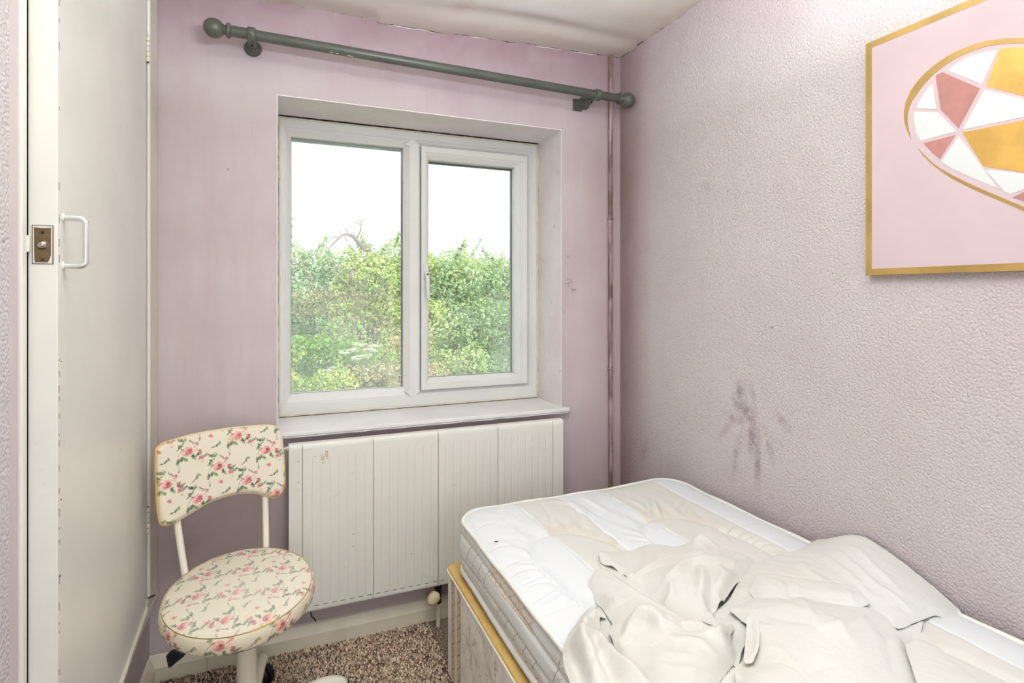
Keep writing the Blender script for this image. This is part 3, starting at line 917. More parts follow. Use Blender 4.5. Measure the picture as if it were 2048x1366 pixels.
# window board with rounded nosing and horns
mb = MB()
zs = WZ0 + 0.001
mb.extrude([(REV + 0.02, zs - 0.018), (-0.030, zs - 0.018), (-0.036, zs - 0.013), (-0.036, zs - 0.005), (-0.030, zs), (REV + 0.02, zs)], 'X', WX0 + 0.001, WX1 - 0.001)
mb.extrude([(0.002, zs - 0.018), (-0.030, zs - 0.018), (-0.036, zs - 0.013), (-0.036, zs - 0.005), (-0.030, zs), (0.002, zs)], 'X', WX1 - 0.002, WX1 + 0.022)
mb.extrude([(0.002, zs - 0.018), (-0.030, zs - 0.018), (-0.036, zs - 0.013), (-0.036, zs - 0.005), (-0.030, zs), (0.002, zs)], 'X', WX0 - 0.010, WX0 + 0.002)
ws = mb.build('windowsill', M['sill'], win)
mb = MB()
mb.tube([(x, -0.030 + 0.001 * math.sin(x * 50), zs - 0.0195 - 0.0012 * math.sin(x * 23) * math.sin(x * 61)) for x in np.linspace(WX0, WX1 + 0.018, 60)], 0.0026, 6)
mb.build('paint_drip', M['sill'], ws, True)

# ------------------------------------------------------------------ curtain pole
cp_y = -0.12
pa, pb = Vector((-1.583, cp_y, 2.152)), Vector((-0.089, cp_y, 2.126))
pd = (pb - pa).normalized()
pole = thing('curtain_pole', 'dark grey wooden curtain pole with ball finials above the window', 'curtain pole', (pa + pb) / 2)
mb = MB(); mb.lathe(pa, pd, [(0, 0.0165), (0.002, 0.0175), ((pb - pa).length - 0.002, 0.0175), ((pb - pa).length, 0.0165)], 28)
rod = mb.build('rod', M['pole'], pole, True)
for e_, sg in ((pa, -1), (pb, 1)):
    mb = MB()
    R = 0.0315
    prof = [(0, 0.019), (0.001, 0.0225), (0.004, 0.0245), (0.008, 0.0245), (0.012, 0.0215), (0.014, 0.0165), (0.0175, 0.0150), (0.021, 0.0175)]
    c = 0.049
    prof += [(c - R * math.cos(a), R * math.sin(a)) for a in np.linspace(0.55, PI, 16)]
    prof[-1] = (prof[-1][0], 0.0004)
    mb.lathe(e_, pd * sg, prof, 32)
    mb.build('finial', M['pole'], pole, True)
for xq in (-1.521, -0.190):
    tq = (xq - pa.x) / (pb.x - pa.x)
    cz = pa.z + (pb.z - pa.z) * tq
    mb = MB()
    mb.lathe((xq, 0.0, cz), (0, -1, 0), [(0, 0.026), (0.004, 0.029), (0.012, 0.027), (0.020, 0.022), (0.027, 0.0175), (0.033, 0.0165), (0.037, 0.0185), (0.043, 0.0185), (0.047, 0.0150), (0.098, 0.0150)], 28)
    br = mb.build('bracket', M['pole'], pole, True)
    mb = MB()
    for sgn in (-1, 1):
        pass
    ring = []
    mb.lathe((xq - 0.013, cp_y, cz), (1, 0, -0.017), [(0, 0.0185), (0.001, 0.0225), (0.004, 0.0240), (0.022, 0.0240), (0.025, 0.0225), (0.026, 0.0185)], 30)
    mb.build('cup', M['pole'], br, True)
    mb = MB(); mb.lathe((xq, cp_y - 0.0245, cz - 0.002), (0, -1, 0), [(0, 0.0085), (0.0015, 0.0078), (0.002, 0.006)], 18)
    mb.build('plug', M['pole'], br, True)
    mb = MB(); mb.lathe((xq + 0.0, -0.070, cz - 0.0145), (0, 0, -1), [(0, 0.003), (0.006, 0.003)], 10)
    mb.build('screw', M['rust'], br, True)
mb = MB(); mb.box(-0.245, -0.200, -0.008, 0.0, 2.090, 2.142)
bevel(mb.build('wall_plate', M['pole'], pole), 0.003)
for (xa, xb, dz) in ((-1.272, -1.263, -0.016), (-1.252, -1.242, -0.0165), (-1.215, -1.193, -0.017), (-1.196, -1.194, 0.012)):
    tq = (xa - pa.x) / (pb.x - pa.x); cz = pa.z + (pb.z - pa.z) * tq
    r_ = 0.0177
    yy = -math.sqrt(max(r_ ** 2 - dz ** 2, 1e-8))
    mb = MB(); mb.tube([(xa, cp_y + yy, cz + dz), ((xa + xb) / 2, cp_y + yy - 0.0003, cz + dz), (xb, cp_y + yy, cz + dz - 0.0002)], [0.0006, 0.0014, 0.0006], 6)
    mb.build('paint_chip', M['chip'], rod, True)

# ------------------------------------------------------------------ pipe in the corner
mb = MB()
zz = np.linspace(0.0, H + 0.01, 40)
mb.tube([(-0.058 + 0.001 * math.sin(q * 3), -0.013, q) for q in zz], 0.0098, 16)
pp = mb.build('heating_pipe', M['pipe'], None, True, origin=(-0.058, -0.013, 0))
tag(pp, 'scuffed mauve and brown pipe rising in the corner beside the papered wall', 'pipe')
for zq in (1.62, 0.95):
    mb = MB(); mb.tube([(-0.058 + 0.0125 * math.cos(a), -0.013 - 0.0125 * math.sin(a), zq) for a in np.linspace(-.1, PI + .1, 14)], [0.004] * 14, 8)
    mb.build('pipe_clip', M['pipe'], pp, True)

# ------------------------------------------------------------------ radiator
RX0, RX1, RZ0, RZ1, RY = -1.406, -0.336, 0.166, 0.760, -0.090
rad = thing('radiator', 'white fluted panel radiator on the wall under the window', 'radiator', ((RX0 + RX1) / 2, RY, RZ0))
seams = [RX0, -1.360, -1.1165, -0.873, -0.6295, -0.386, RX1]
def rad_panel(x0, x1, flutes):
    """front sheet of one section: shallow flutes starting below the rolled top, slots at the foot"""
    g = 0.0005
    xs = [x0 + g, x0 + g]
    pr = [(x0 + g, 0.0030), (x0 + g + 0.0012, 0.0)]
    if flutes:
        p = (x1 - x0) / flutes
        for k in range(1, flutes):
            xc = x0 + p * k
            pr += [(xc - 0.0036, 0.0), (xc - 0.0012, 0.0012), (xc + 0.0012, 0.0012), (xc + 0.0036, 0.0)]
    pr += [(x1 - g - 0.0012, 0.0), (x1 - g, 0.0030)]
    # vertical profile: z, set-back, flute strength
    vz = [(RZ0, 0.010, 0), (RZ0 + 0.004, 0.002, 0), (RZ0 + 0.010, 0.0, 0), (RZ0 + 0.022, 0.0, 0.0), (RZ0 + 0.026, 0.0, 1), (RZ1 - 0.055, 0.0, 1), (RZ1 - 0.046, 0.0, 0), (RZ1 - 0.016, 0.0, 0), (RZ1 - 0.008, 0.0012, 0), (RZ1 - 0.003, 0.004, 0), (RZ1, 0.010, 0), (RZ1, 0.034, 0)]
    n = len(pr)
    V = []; Fc = []
    for (z_, s_, k_) in vz:
        for i, (x_, d_) in enumerate(pr):
            edge = i in (0, n - 1)
            V.append((x_, RY + s_ + (d_ if edge else d_ * k_), z_))
    for j in range(len(vz) - 1):
        for i in range(n - 1):
            Fc.append((j * n + i, j * n + i + 1, (j + 1) * n + i + 1, (j + 1) * n + i))
    mb = MB(); mb.add(V, Fc)
    if flutes:
        p = (x1 - x0) / flutes
        sl = MB()
        for k in range(flutes):
            xc = x0 + p * (k + 0.5)
            sl.tube([(xc - p * .26, RY - 0.0002, RZ0 + 0.0225), (xc + p * .26, RY - 0.0002, RZ0 + 0.0225)], 0.0011, 6)
        return mb, sl
    return mb, None
for i in range(6):
    m1, m2 = rad_panel(seams[i], seams[i + 1], 8 if 0 < i < 5 else 0)
    o = m1.build('front_panel', M['rad'], rad)
    if m2:
        m2.build('foot_slot', M['spacer'], o, True)['kind'] = 'stuff'
mb = MB(); mb.box(RX0 + 0.001, RX1 - 0.001, RY + 0.006, RY + 0.044, RZ0 + 0.004, RZ1 - 0.001)
bevel(mb.build('body', M['rad'], rad), 0.004)
for xq in (RX0 + 0.12, RX1 - 0.15):
    mb = MB(); mb.box(xq, xq + 0.03, RY + 0.04, -0.001, RZ0 + 0.06, RZ1 - 0.06); mb.build('wall_bracket', M['rad'], rad)
mb = MB(); mb.lathe((RX0 + 0.002, RY + 0.026, 0.744), (-1, 0, 0), [(0, 0.0075), (0.010, 0.0075), (0.010, 0.0045), (0.017, 0.0045), (0.018, 0.003)], 14)
mb.build('bleed_valve', M['rad'], rad, True)
# tan glue remains of a sticker near the top left, flecks
r3 = np.random.default_rng(2)
gl = [(0, 0, .007, .002), (0.002, -.012, .0025, .014), (0.009, -.012, .0025, .016), (0.0055, -.008, .006, .002), (0.0055, -.017, .006, .002), (0.006, -.028, .004, .007), (0.016, 0.002, .003, .022), (0.022, .002, .0025, .022), (0.019, .010, .005, .0025), (0.0195, -.006, .005, .002), (0.0195, -.013, .006, .004), (-0.022, -.002, .003, .004), (-0.018, -.013, .0015, .003)]
for (dx, dz, w, h) in gl:
    mb = MB(); mb.box(-1.300 + dx, -1.300 + dx + w, RY - 0.0004, RY + 0.0002, 0.716 + dz - h / 2, 0.716 + dz + h / 2)
    mb.build('glue_mark', M['glue'] if 'glue' in M else M['caulk'], rad)
for (x_, z_) in ((-1.376, 0.700), (-1.374, 0.628), (-1.19, 0.417), (-1.19, 0.373), (-0.98, 0.31)):
    mb = MB(); mb.box(x_, x_ + 0.0022, RY - 0.0004, RY + 0.0002, z_, z_ + 0.0035)
    mb.build('chip_mark', M['mould'], rad)
# valve with ivory head, tails to the floor
vx, vy = -0.868, RY + 0.026
vt = thing('radiator_valve', 'ivory thermostatic radiator valve on a thin pipe beside the bed base', 'valve', (vx, vy, 0))
mb = MB(); mb.tube([(vx, vy, 0), (vx, vy, 0.098)], 0.0072, 14)
mb.build('pipe_tail', M['skirting'], vt, True)
mb = MB(); mb.lathe((vx, vy, 0.090), (0, 0, 1), [(0, 0.008), (0.002, 0.0125), (0.012, 0.0125), (0.014, 0.010), (0.02, 0.0115), (0.055, 0.0115), (0.058, 0.014), (0.068, 0.014), (0.070, 0.010), (0.080, 0.010)], 12)
mb.build('valve_body', M['rust'], vt, True)
mb = MB()
hd_d = Vector((-0.72, -0.62, -0.18)).normalized()
mb.lathe((vx, vy, 0.128), hd_d, [(0.006, 0.012), (0.014, 0.017), (0.018, 0.0225), (0.034, 0.0235), (0.046, 0.020), (0.056, 0.012), (0.060, 0.004), (0.061, 0.0005)], 26)
mb.build('valve_head', M['trv'], vt, True)
mb = MB(); mb.lathe((vx, vy, 0.150), (0, 0, 1), [(0, 0.012), (0.012, 0.012)], 6)
mb.build('union_nut', M['chrome'], vt, True)
vx2 = -0.806
vt2 = thing('pipe_valve', 'dark radiator pipe connector half hidden behind the bed base corner', 'valve', (vx2, vy, 0))
mb = MB(); mb.tube([(vx2, vy, 0), (vx2, vy, 0.075)], 0.0075, 14)
mb.build('pipe_tail', M['skirting'], vt2, True)
mb = MB(); mb.lathe((vx2, vy, 0.070), (0, 0, 1), [(0, 0.009), (0.004, 0.0135), (0.03, 0.0135), (0.034, 0.016), (0.07, 0.016), (0.074, 0.012), (0.098, 0.012)], 14)
mb.build('valve_body', M['black'], vt2, True)
mb = MB(); mb.lathe((vx2, vy, 0.150), (0, 0, 1), [(0, 0.014), (0.014, 0.014)], 6)
mb.build('union_nut', M['rad'], vt2, True)
# loose cable end under the radiator
mb = MB(); mb.tube(catmull([(-1.335, -0.006, 0.15), (-1.325, -0.006, 0.105), (-1.318, -0.007, 0.10), (-1.311, -0.006, 0.085)], 6), 0.0018, 6)
o = mb.build('loose_wire', M['black'], None, True, origin=(-1.32, -0.006, 0.085)); tag(o, 'thin dark loose wire against the wall under the radiator', 'wire')

# ------------------------------------------------------------------ canvas on the right wall
CYa, CYb, CZa, CZb = -1.180, -1.600, 1.336, 1.937
cv = thing('canvas_print', 'pink canvas print with gold border and a faceted gem shape', 'picture', (0.0, (CYa + CYb) / 2, CZa))
CT = 0.020
mb = MB(); mb.box(-CT, 0.0, CYb, CYa, CZa, CZb)
body = bevel(mb.build('canvas', M['canvas_pink'], cv), 0.0015)
bw = 0.0155
for nm, a in (('gold_border', (-CT - 0.0006, -0.0008, CYa - bw, CYa + 0.0006, CZa - 0.0006, CZb + 0.0006)), ('gold_border', (-CT - 0.0006, -0.0008, CYb - 0.0006, CYb + bw, CZa - 0.0006, CZb + 0.0006)),
              ('gold_border', (-CT - 0.0006, -0.0008, CYb + bw, CYa - bw, CZa - 0.0006, CZa + bw)), ('gold_border', (-CT - 0.0006, -0.0008, CYb + bw, CYa - bw, CZb - bw, CZb + 0.0006))):
    mb = MB(); mb.box(*a); mb.build(nm, M['gold'], cv)
FACETS = [('canvas_white', [(-1.3743, 1.7981), (-1.39, 1.8052), (-1.4096, 1.8115), (-1.4259, 1.8126), (-1.4392, 1.8122), (-1.4548, 1.8099), (-1.4713, 1.806), (-1.4418, 1.7431)]), ('canvas_rose', [(-1.3486, 1.7913), (-1.3507, 1.7971), (-1.3641, 1.7971), (-1.4378, 1.7354), (-1.3965, 1.6596), (-1.3596, 1.7126)]), ('canvas_white', [(-1.3049, 1.7318), (-1.3122, 1.7468), (-1.3216, 1.7597), (-1.3316, 1.7702), (-1.3417, 1.7775), (-1.3501, 1.7164)]), ('canvas_white', [(-1.3001, 1.7259), (-1.3537, 1.7079), (-1.3914, 1.6538), (-1.316, 1.6516), (-1.3091, 1.664), (-1.3043, 1.6786), (-1.3001, 1.7031)]), ('canvas_rose', [(-1.321, 1.6444), (-1.39, 1.6463), (-1.3576, 1.5994), (-1.3401, 1.6185)]), ('canvas_white', [(-1.3611, 1.5928), (-1.3965, 1.6421), (-1.4713, 1.5123), (-1.4496, 1.5256), (-1.4259, 1.5421), (-1.404, 1.5571), (-1.3843, 1.5705)]), ('gold_orange', [(-1.475, 1.8069), (-1.4946, 1.8019), (-1.5167, 1.793), (-1.5434, 1.7805), (-1.5589, 1.771), (-1.5589, 1.6658), (-1.5167, 1.6932), (-1.4496, 1.736)]), ('canvas_white', [(-1.447, 1.7302), (-1.5167, 1.6861), (-1.5589, 1.6589), (-1.5589, 1.6487), (-1.5167, 1.6504), (-1.4046, 1.6543)]), ('gold_orange', [(-1.404, 1.6482), (-1.5167, 1.6433), (-1.5589, 1.641), (-1.5589, 1.5198), (-1.5167, 1.5364), (-1.4444, 1.5643)]), ('canvas_white', [(-1.4483, 1.5565), (-1.5167, 1.5341), (-1.5501, 1.5228), (-1.5167, 1.5022), (-1.4946, 1.4958), (-1.4837, 1.5019)]), ('canvas_rose', [(-1.497, 1.4881), (-1.5167, 1.4965), (-1.5545, 1.5123), (-1.5589, 1.5088), (-1.5589, 1.4482), (-1.5167, 1.4779)]), ('gold', [(-1.2937, 1.6606), (-1.2825, 1.6877), (-1.2773, 1.7096), (-1.2763, 1.7269), (-1.2799, 1.7529), (-1.293, 1.7791), (-1.3091, 1.7971), (-1.3279, 1.8112), (-1.3492, 1.8219), (-1.3728, 1.8304), (-1.3985, 1.8345), (-1.4259, 1.8358), (-1.4522, 1.8334), (-1.4849, 1.8248), (-1.5167, 1.8124), (-1.5589, 1.7914), (-1.5589, 1.7798), (-1.5167, 1.8015), (-1.4898, 1.812), (-1.4522, 1.822), (-1.4285, 1.8231), (-1.404, 1.8214), (-1.3843, 1.8174), (-1.3641, 1.8099), (-1.3462, 1.8009), (-1.331, 1.7894), (-1.317, 1.7777), (-1.3059, 1.7648), (-1.2962, 1.7529), (-1.2897, 1.7397), (-1.2858, 1.724), (-1.2848, 1.7074), (-1.2878, 1.6846)]), ('gold', [(-1.3091, 1.6357), (-1.3248, 1.6145), (-1.3401, 1.5958), (-1.3611, 1.5752), (-1.3815, 1.5584), (-1.415, 1.5334), (-1.4522, 1.5078), (-1.5167, 1.4657), (-1.5589, 1.4371), (-1.5589, 1.4278), (-1.5167, 1.4571), (-1.4849, 1.4784), (-1.4522, 1.4997), (-1.415, 1.5251), (-1.3815, 1.5505), (-1.3611, 1.5697), (-1.3401, 1.5909), (-1.3232, 1.6126)])]
for mname, poly in FACETS:
    mb = MB(); mb.extrude(poly, 'X', -CT - 0.0007, -CT + 0.001)
    mb.build('facet' if mname != 'gold' else 'gold_arc', M[mname], cv)

# ------------------------------------------------------------------ bed: divan base, mattress
BX0, BX1, BY0, BY1 = -0.930, -0.040, -0.400, -2.300
def tile_sample(T, u, v):
    """wrap-around bilinear lookup, u,v in tile units"""
    h, w, _ = T.shape
    x = (u % 1.0) * w; y = (v % 1.0) * h
    x0 = np.floor(x).astype(int); y0 = np.floor(y).astype(int)
    fx = (x - x0)[:, None]; fy = (y - y0)[:, None]
    x0 %= w; y0 %= h; x1 = (x0 + 1) % w; y1 = (y0 + 1) % h
    return (T[y0, x0] * (1 - fx) * (1 - fy) + T[y0, x1] * fx * (1 - fy) + T[y1, x0] * (1 - fx) * fy + T[y1, x1] * fx * fy)

divan = thing('divan_base', 'patterned cream divan bed base with gold cloth top edge', 'bed base', (-0.485, -1.35, 0.0))
# left side as a finely divided sheet so the damask can be coloured; rounded corner to the head end
def divan_skin():
    r = 0.030
    path = []      # (x, y) going along the head end, round the corner, down the side; s = arc length from corner
    for x in np.linspace(-0.20, BX0 + r, 20): path.append((x, BY0))
    for a in np.linspace(0, PI / 2, 14)[1:]: path.append((BX0 + r - r * math.sin(a), BY0 - r + r * math.cos(a)))
    ys1 = np.linspace(BY0 - r, -1.15, 330)[1:]
    for y in ys1: path.append((BX0, y))
    for y in np.linspace(-1.15, BY1, 30)[1:]: path.append((BX0, y))
    path = np.array(path)
    seg = np.r_[0, np.cumsum(np.hypot(*np.diff(path, axis=0).T))]
    s = seg - seg[33]
    zs_ = np.r_[0.048, 0.052, 0.058, np.linspace(0.065, 0.385, 150), 0.390, 0.394]
    pull = np.interp(zs_, [0.048, 0.056, 0.065, 0.385, 0.394], [0.010, 0.003, 0, 0, 0.004])
    nrm = np.zeros_like(path)
    tg = np.gradient(path, axis=0); tg /= np.linalg.norm(tg, axis=1)[:, None]
    nrm[:, 0] = tg[:, 1]; nrm[:, 1] = -tg[:, 0]
    nrm *= -1
    S, Z = np.meshgrid(s, zs_, indexing='ij')
    P = path[:, None, :] - 0 * nrm[:, None, :]
    inward = np.stack([-np.sign(nrm[:, 0]) * np.abs(nrm[:, 0]), -nrm[:, 1]], 1)
    cen = np.array([-0.4, -1.2])
    inward = np.where(((cen - path) * inward).sum(1, keepdims=True) < 0, -inward, inward)
    XY = path[:, None, :] + inward[:, None, :] * pull[None, :, None]
    V = np.concatenate([XY.reshape(-1, 2), Z.reshape(-1, 1)], 1)
    Fc = grid_faces(len(path), len(zs_))
    s_, z_ = S.ravel(), Z.ravel()
    base = np.array(lin(240, 237, 229)[:3]); tan = np.array(lin(126, 102, 70)[:3]); grey = np.array(lin(186, 178, 168)[:3]); lt = np.array(lin(232, 224, 206)[:3])
    c = np.tile(base, (len(s_), 1))
    def over(col, m):
        nonlocal c
        m = np.clip(m, 0, 1)[:, None]; c = c * (1 - m) + col * m
    def line(x0, w): return np.clip((w - np.abs(s_ - x0)) / 0.0012 + .5, 0, 1)
    # marbled ground
    over(grey, 0.28 * np.clip(vnoise(np.stack([s_, z_ * .6], 1), 22, 3) * 2.2, 0, 1))
    for x0 in (0.034, 0.094):
        wband = 0.036
        inside = (np.abs(s_ - x0 - wband / 2) < wband / 2 - 0.006)
        over(np.array(lin(206, 190, 160)[:3]), inside * 0.9)
        # rope of triangles and scrolls
        ph = (z_ / 0.0145) % 1.0
        q = (s_ - x0 - 0.006) / (wband - 0.012)
        zig = np.abs(((z_ / 0.040) % 1.0) * 2 - 1)
        over(tan, inside * (np.abs(q - zig) < 0.13) * 0.85)
        zig2 = np.abs(((z_ / 0.020 + .3) % 1.0) * 2 - 1)
        over(tan, inside * (np.abs(q - 0.15 - zig2 * .7) < 0.08) * 0.6)
        over(lt, inside * (np.hypot((q - .5) * 1.0, (ph - .5)) < .22) * 0.35)
        for dx in (0.002, wband - 0.002): over(tan, line(x0 + dx, 0.0016) * 0.95)
        for dx in (-0.003, 0.0055, wband - 0.0055, wband + 0.003): over(np.array(lin(196, 178, 146)[:3]), line(x0 + dx, 0.0010) * 0.7)
    # feathery damask sprays beyond the stripes
    fld = s_ > 0.150
    for cx_, cz_, sc, rot in ((0.235, 0.285, 1.0, .2), (0.30, 0.175, 1.1, -.4), (0.40, 0.07, 1.0, .3), (0.43, 0.30, 1.2, .6), (0.56, 0.2, 1.2, -.2), (0.66, 0.33, 1.0, .1), (0.22, 0.09, 0.9, .8)):
        dx, dz = (s_ - cx_) / sc, (z_ - cz_) / sc
        ang = np.arctan2(dz, dx) + rot; rad_ = np.hypot(dx, dz)
        pet = np.cos(ang * 5 + rad_ * 30)
        m = np.clip((pet - 0.1) * 1.6, 0, 1) * np.clip((0.062 - rad_) / 0.018, 0, 1)
        m *= 0.5 + 0.5 * (np.sin(rad_ * 500 + ang * 4) > -.2)
        over(np.array(lin(196, 182, 164)[:3]), fld * m * 0.85)
        vein = np.clip(1 - np.abs(np.sin(ang * 2.5 + rad_ * 15)) / 0.10, 0, 1) * (rad_ < 0.075)
        over(tan, fld * vein * 0.35)
    vv = vnoise(np.stack([s_, z_], 1), 30, 12, 2)
    over(np.array(lin(190, 178, 162)[:3]), fld * (np.abs(vv) < 0.045) * 0.55)
    o = put('side_cover', V, Fc, M['divan_side'], divan, True)
    setcol(o, c)
divan_skin()
mb = MB(); mb.box(BX0 + 0.008, BX1, BY1, BY0 - 0.006, 0.052, 0.392)
mb.build('body', M['platform'], divan)
# gold platform border: a slim cloth band over the top edge
mb = MB()
r = 0.030
outer = [(-0.05, BY0)] + [(BX0 + r - r * math.sin(a), BY0 - r + r * math.cos(a)) for a in np.linspace(0, PI / 2, 10)] + [(BX0, BY1)] + [(-0.05, BY1)]
mb.extrude(outer, 'Z', 0.388, 0.403)
bevel(mb.build('platform_top', M['platform'], divan), 0.006, 3)
mb = MB(); mb.tube([(x_, BY0 + 0.001, 0.392) for x_ in np.linspace(-0.06, BX0 + r, 12)] + [(BX0 + r - (r + .001) * math.sin(a), BY0 - r + (r + .001) * math.cos(a), 0.392) for a in np.linspace(0, PI / 2, 8)[1:]] + [(BX0 - 0.001, y, 0.392) for y in np.linspace(-0.46, BY1, 30)], 0.0032, 8)
mb.build('braid', M['piping'], divan, True)
for (x_, y_) in ((BX0 + 0.07, BY0 - 0.08), (BX1 - 0.07, BY0 - 0.08), (BX0 + 0.07, BY1 + 0.08), (BX1 - 0.07, BY1 + 0.08)):
    mb = MB(); mb.lathe((x_ - 0.012, y_, 0.025), (1, 0, 0), [(0, 0.020), (0.003, 0.025), (0.021, 0.025), (0.024, 0.020)], 20)
    mb.box(x_ - 0.006, x_ + 0.006, y_ - 0.006, y_ + 0.006, 0.025, 0.056)
    mb.build('castor', M['black'], divan, True)

# mattress
MX0, MX1, MY0, MY1, MZ0, MZ1 = -0.908, -0.030, -0.420, -2.300, 0.412, 0.572
mat_t = thing('mattress', 'white single mattress with beige stripes and quilted ovals on the divan', 'mattress', (-0.47, -1.35, MZ0))
RC = 0.105    # plan corner radius
OV = [(-0.704, -0.832), (-0.355, -0.856)]
def rrect_sd(x, y):
    cx, cy = (MX0 + MX1) / 2, (MY0 + MY1) / 2
    hx, hy = (MX1 - MX0) / 2, (MY0 - MY1) / 2
    qx = np.abs(x - cx) - (hx - RC); qy = np.abs(y - cy) - (hy - RC)
    return np.minimum(np.maximum(qx, qy), 0) + np.hypot(np.maximum(qx, 0), np.maximum(qy, 0)) - RC
# quilting: long ovals lying along the bed, two across, repeating down its length
OVALS = [(-0.685, -0.955, 0.125, 0.235), (-0.335, -0.975, 0.118, 0.235), (-0.685, -1.56, 0.125, 0.235), (-0.335, -1.58, 0.118, 0.235)]
STR = [-0.710, -0.555, -0.385, -0.157]  # stripe boundaries across the bed
CREASE = [([(-0.9068, -0.6861), (-0.8741, -0.6828), (-0.8167, -0.7119), (-0.7954, -0.7428)], -0.004, 0.006), ([(-0.904, -0.7252), (-0.8717, -0.7278), (-0.8487, -0.7425)], -0.003, 0.005), ([(-0.9019, -0.8303), (-0.8627, -0.8227), (-0.8229, -0.8371), (-0.7941, -0.8651)], -0.006, 0.006), ([(-0.898, -0.8814), (-0.8749, -0.8733), (-0.8527, -0.8734)], -0.003, 0.004), ([(-0.9088, -0.9236), (-0.8643, -0.9294), (-0.8375, -0.9278), (-0.8063, -0.9363)], -0.005, 0.005), ([(-0.9088, -0.9438), (-0.8628, -0.9449), (-0.8184, -0.9606), (-0.8055, -0.9781)], -0.006, 0.006), ([(-0.9047, -1.0103), (-0.8805, -1.0018), (-0.8298, -0.992), (-0.8019, -0.9796)], -0.006, 0.006), ([(-0.8965, -0.5908), (-0.8666, -0.5779), (-0.8375, -0.5834)], -0.003, 0.006), ([(-0.9081, -1.0269), (-0.8658, -1.0226), (-0.8437, -1.028)], -0.003, 0.004), ([(-0.9147, -1.0587), (-0.8469, -1.066), (-0.7871, -1.0694)], -0.005, 0.006), ([(-0.5782, -0.4907), (-0.5469, -0.5572), (-0.5585, -0.6518), (-0.5853, -0.7184)], 0.008, 0.012), ([(-0.6175, -0.6672), (-0.6306, -0.6936), (-0.6414, -0.7198)], 0.005, 0.006), ([(-0.5648, -0.5118), (-0.5584, -0.6105), (-0.6075, -0.7093)], -0.004, 0.006), ([(-0.4821, -0.5062), (-0.4786, -0.5853), (-0.4718, -0.653)], 0.007, 0.01), ([(-0.5196, -0.5068), (-0.5138, -0.6146), (-0.5113, -0.6978)], -0.004, 0.008), ([(-0.3031, -0.6269), (-0.3332, -0.6815), (-0.3646, -0.7246)], 0.005, 0.006), ([(-0.2744, -0.6231), (-0.3048, -0.6787), (-0.3436, -0.7291)], 0.006, 0.006), ([(-0.2747, -0.6538), (-0.3038, -0.7007), (-0.3251, -0.7448)], -0.005, 0.005), ([(-0.155, -0.6403), (-0.215, -0.6933), (-0.2642, -0.7382)], -0.005, 0.006), ([(-0.3435, -0.5791), (-0.3411, -0.6491), (-0.3554, -0.7078)], 0.006, 0.008), ([(-0.6325, -0.4918), (-0.6503, -0.6006), (-0.6904, -0.6876)], -0.004, 0.008), ([(-0.2442, -0.9065), (-0.2192, -0.899), (-0.1807, -0.8843)], -0.004, 0.004), ([(-0.2422, -0.8714), (-0.2399, -0.9083), (-0.268, -0.9753)], -0.004, 0.006), ([(-0.6824, -0.9522), (-0.6567, -0.9716), (-0.622, -0.977)], -0.002, 0.006), ([(-0.1629, -0.8916), (-0.1001, -0.8794), (-0.0679, -0.8796)], -0.003, 0.004)]
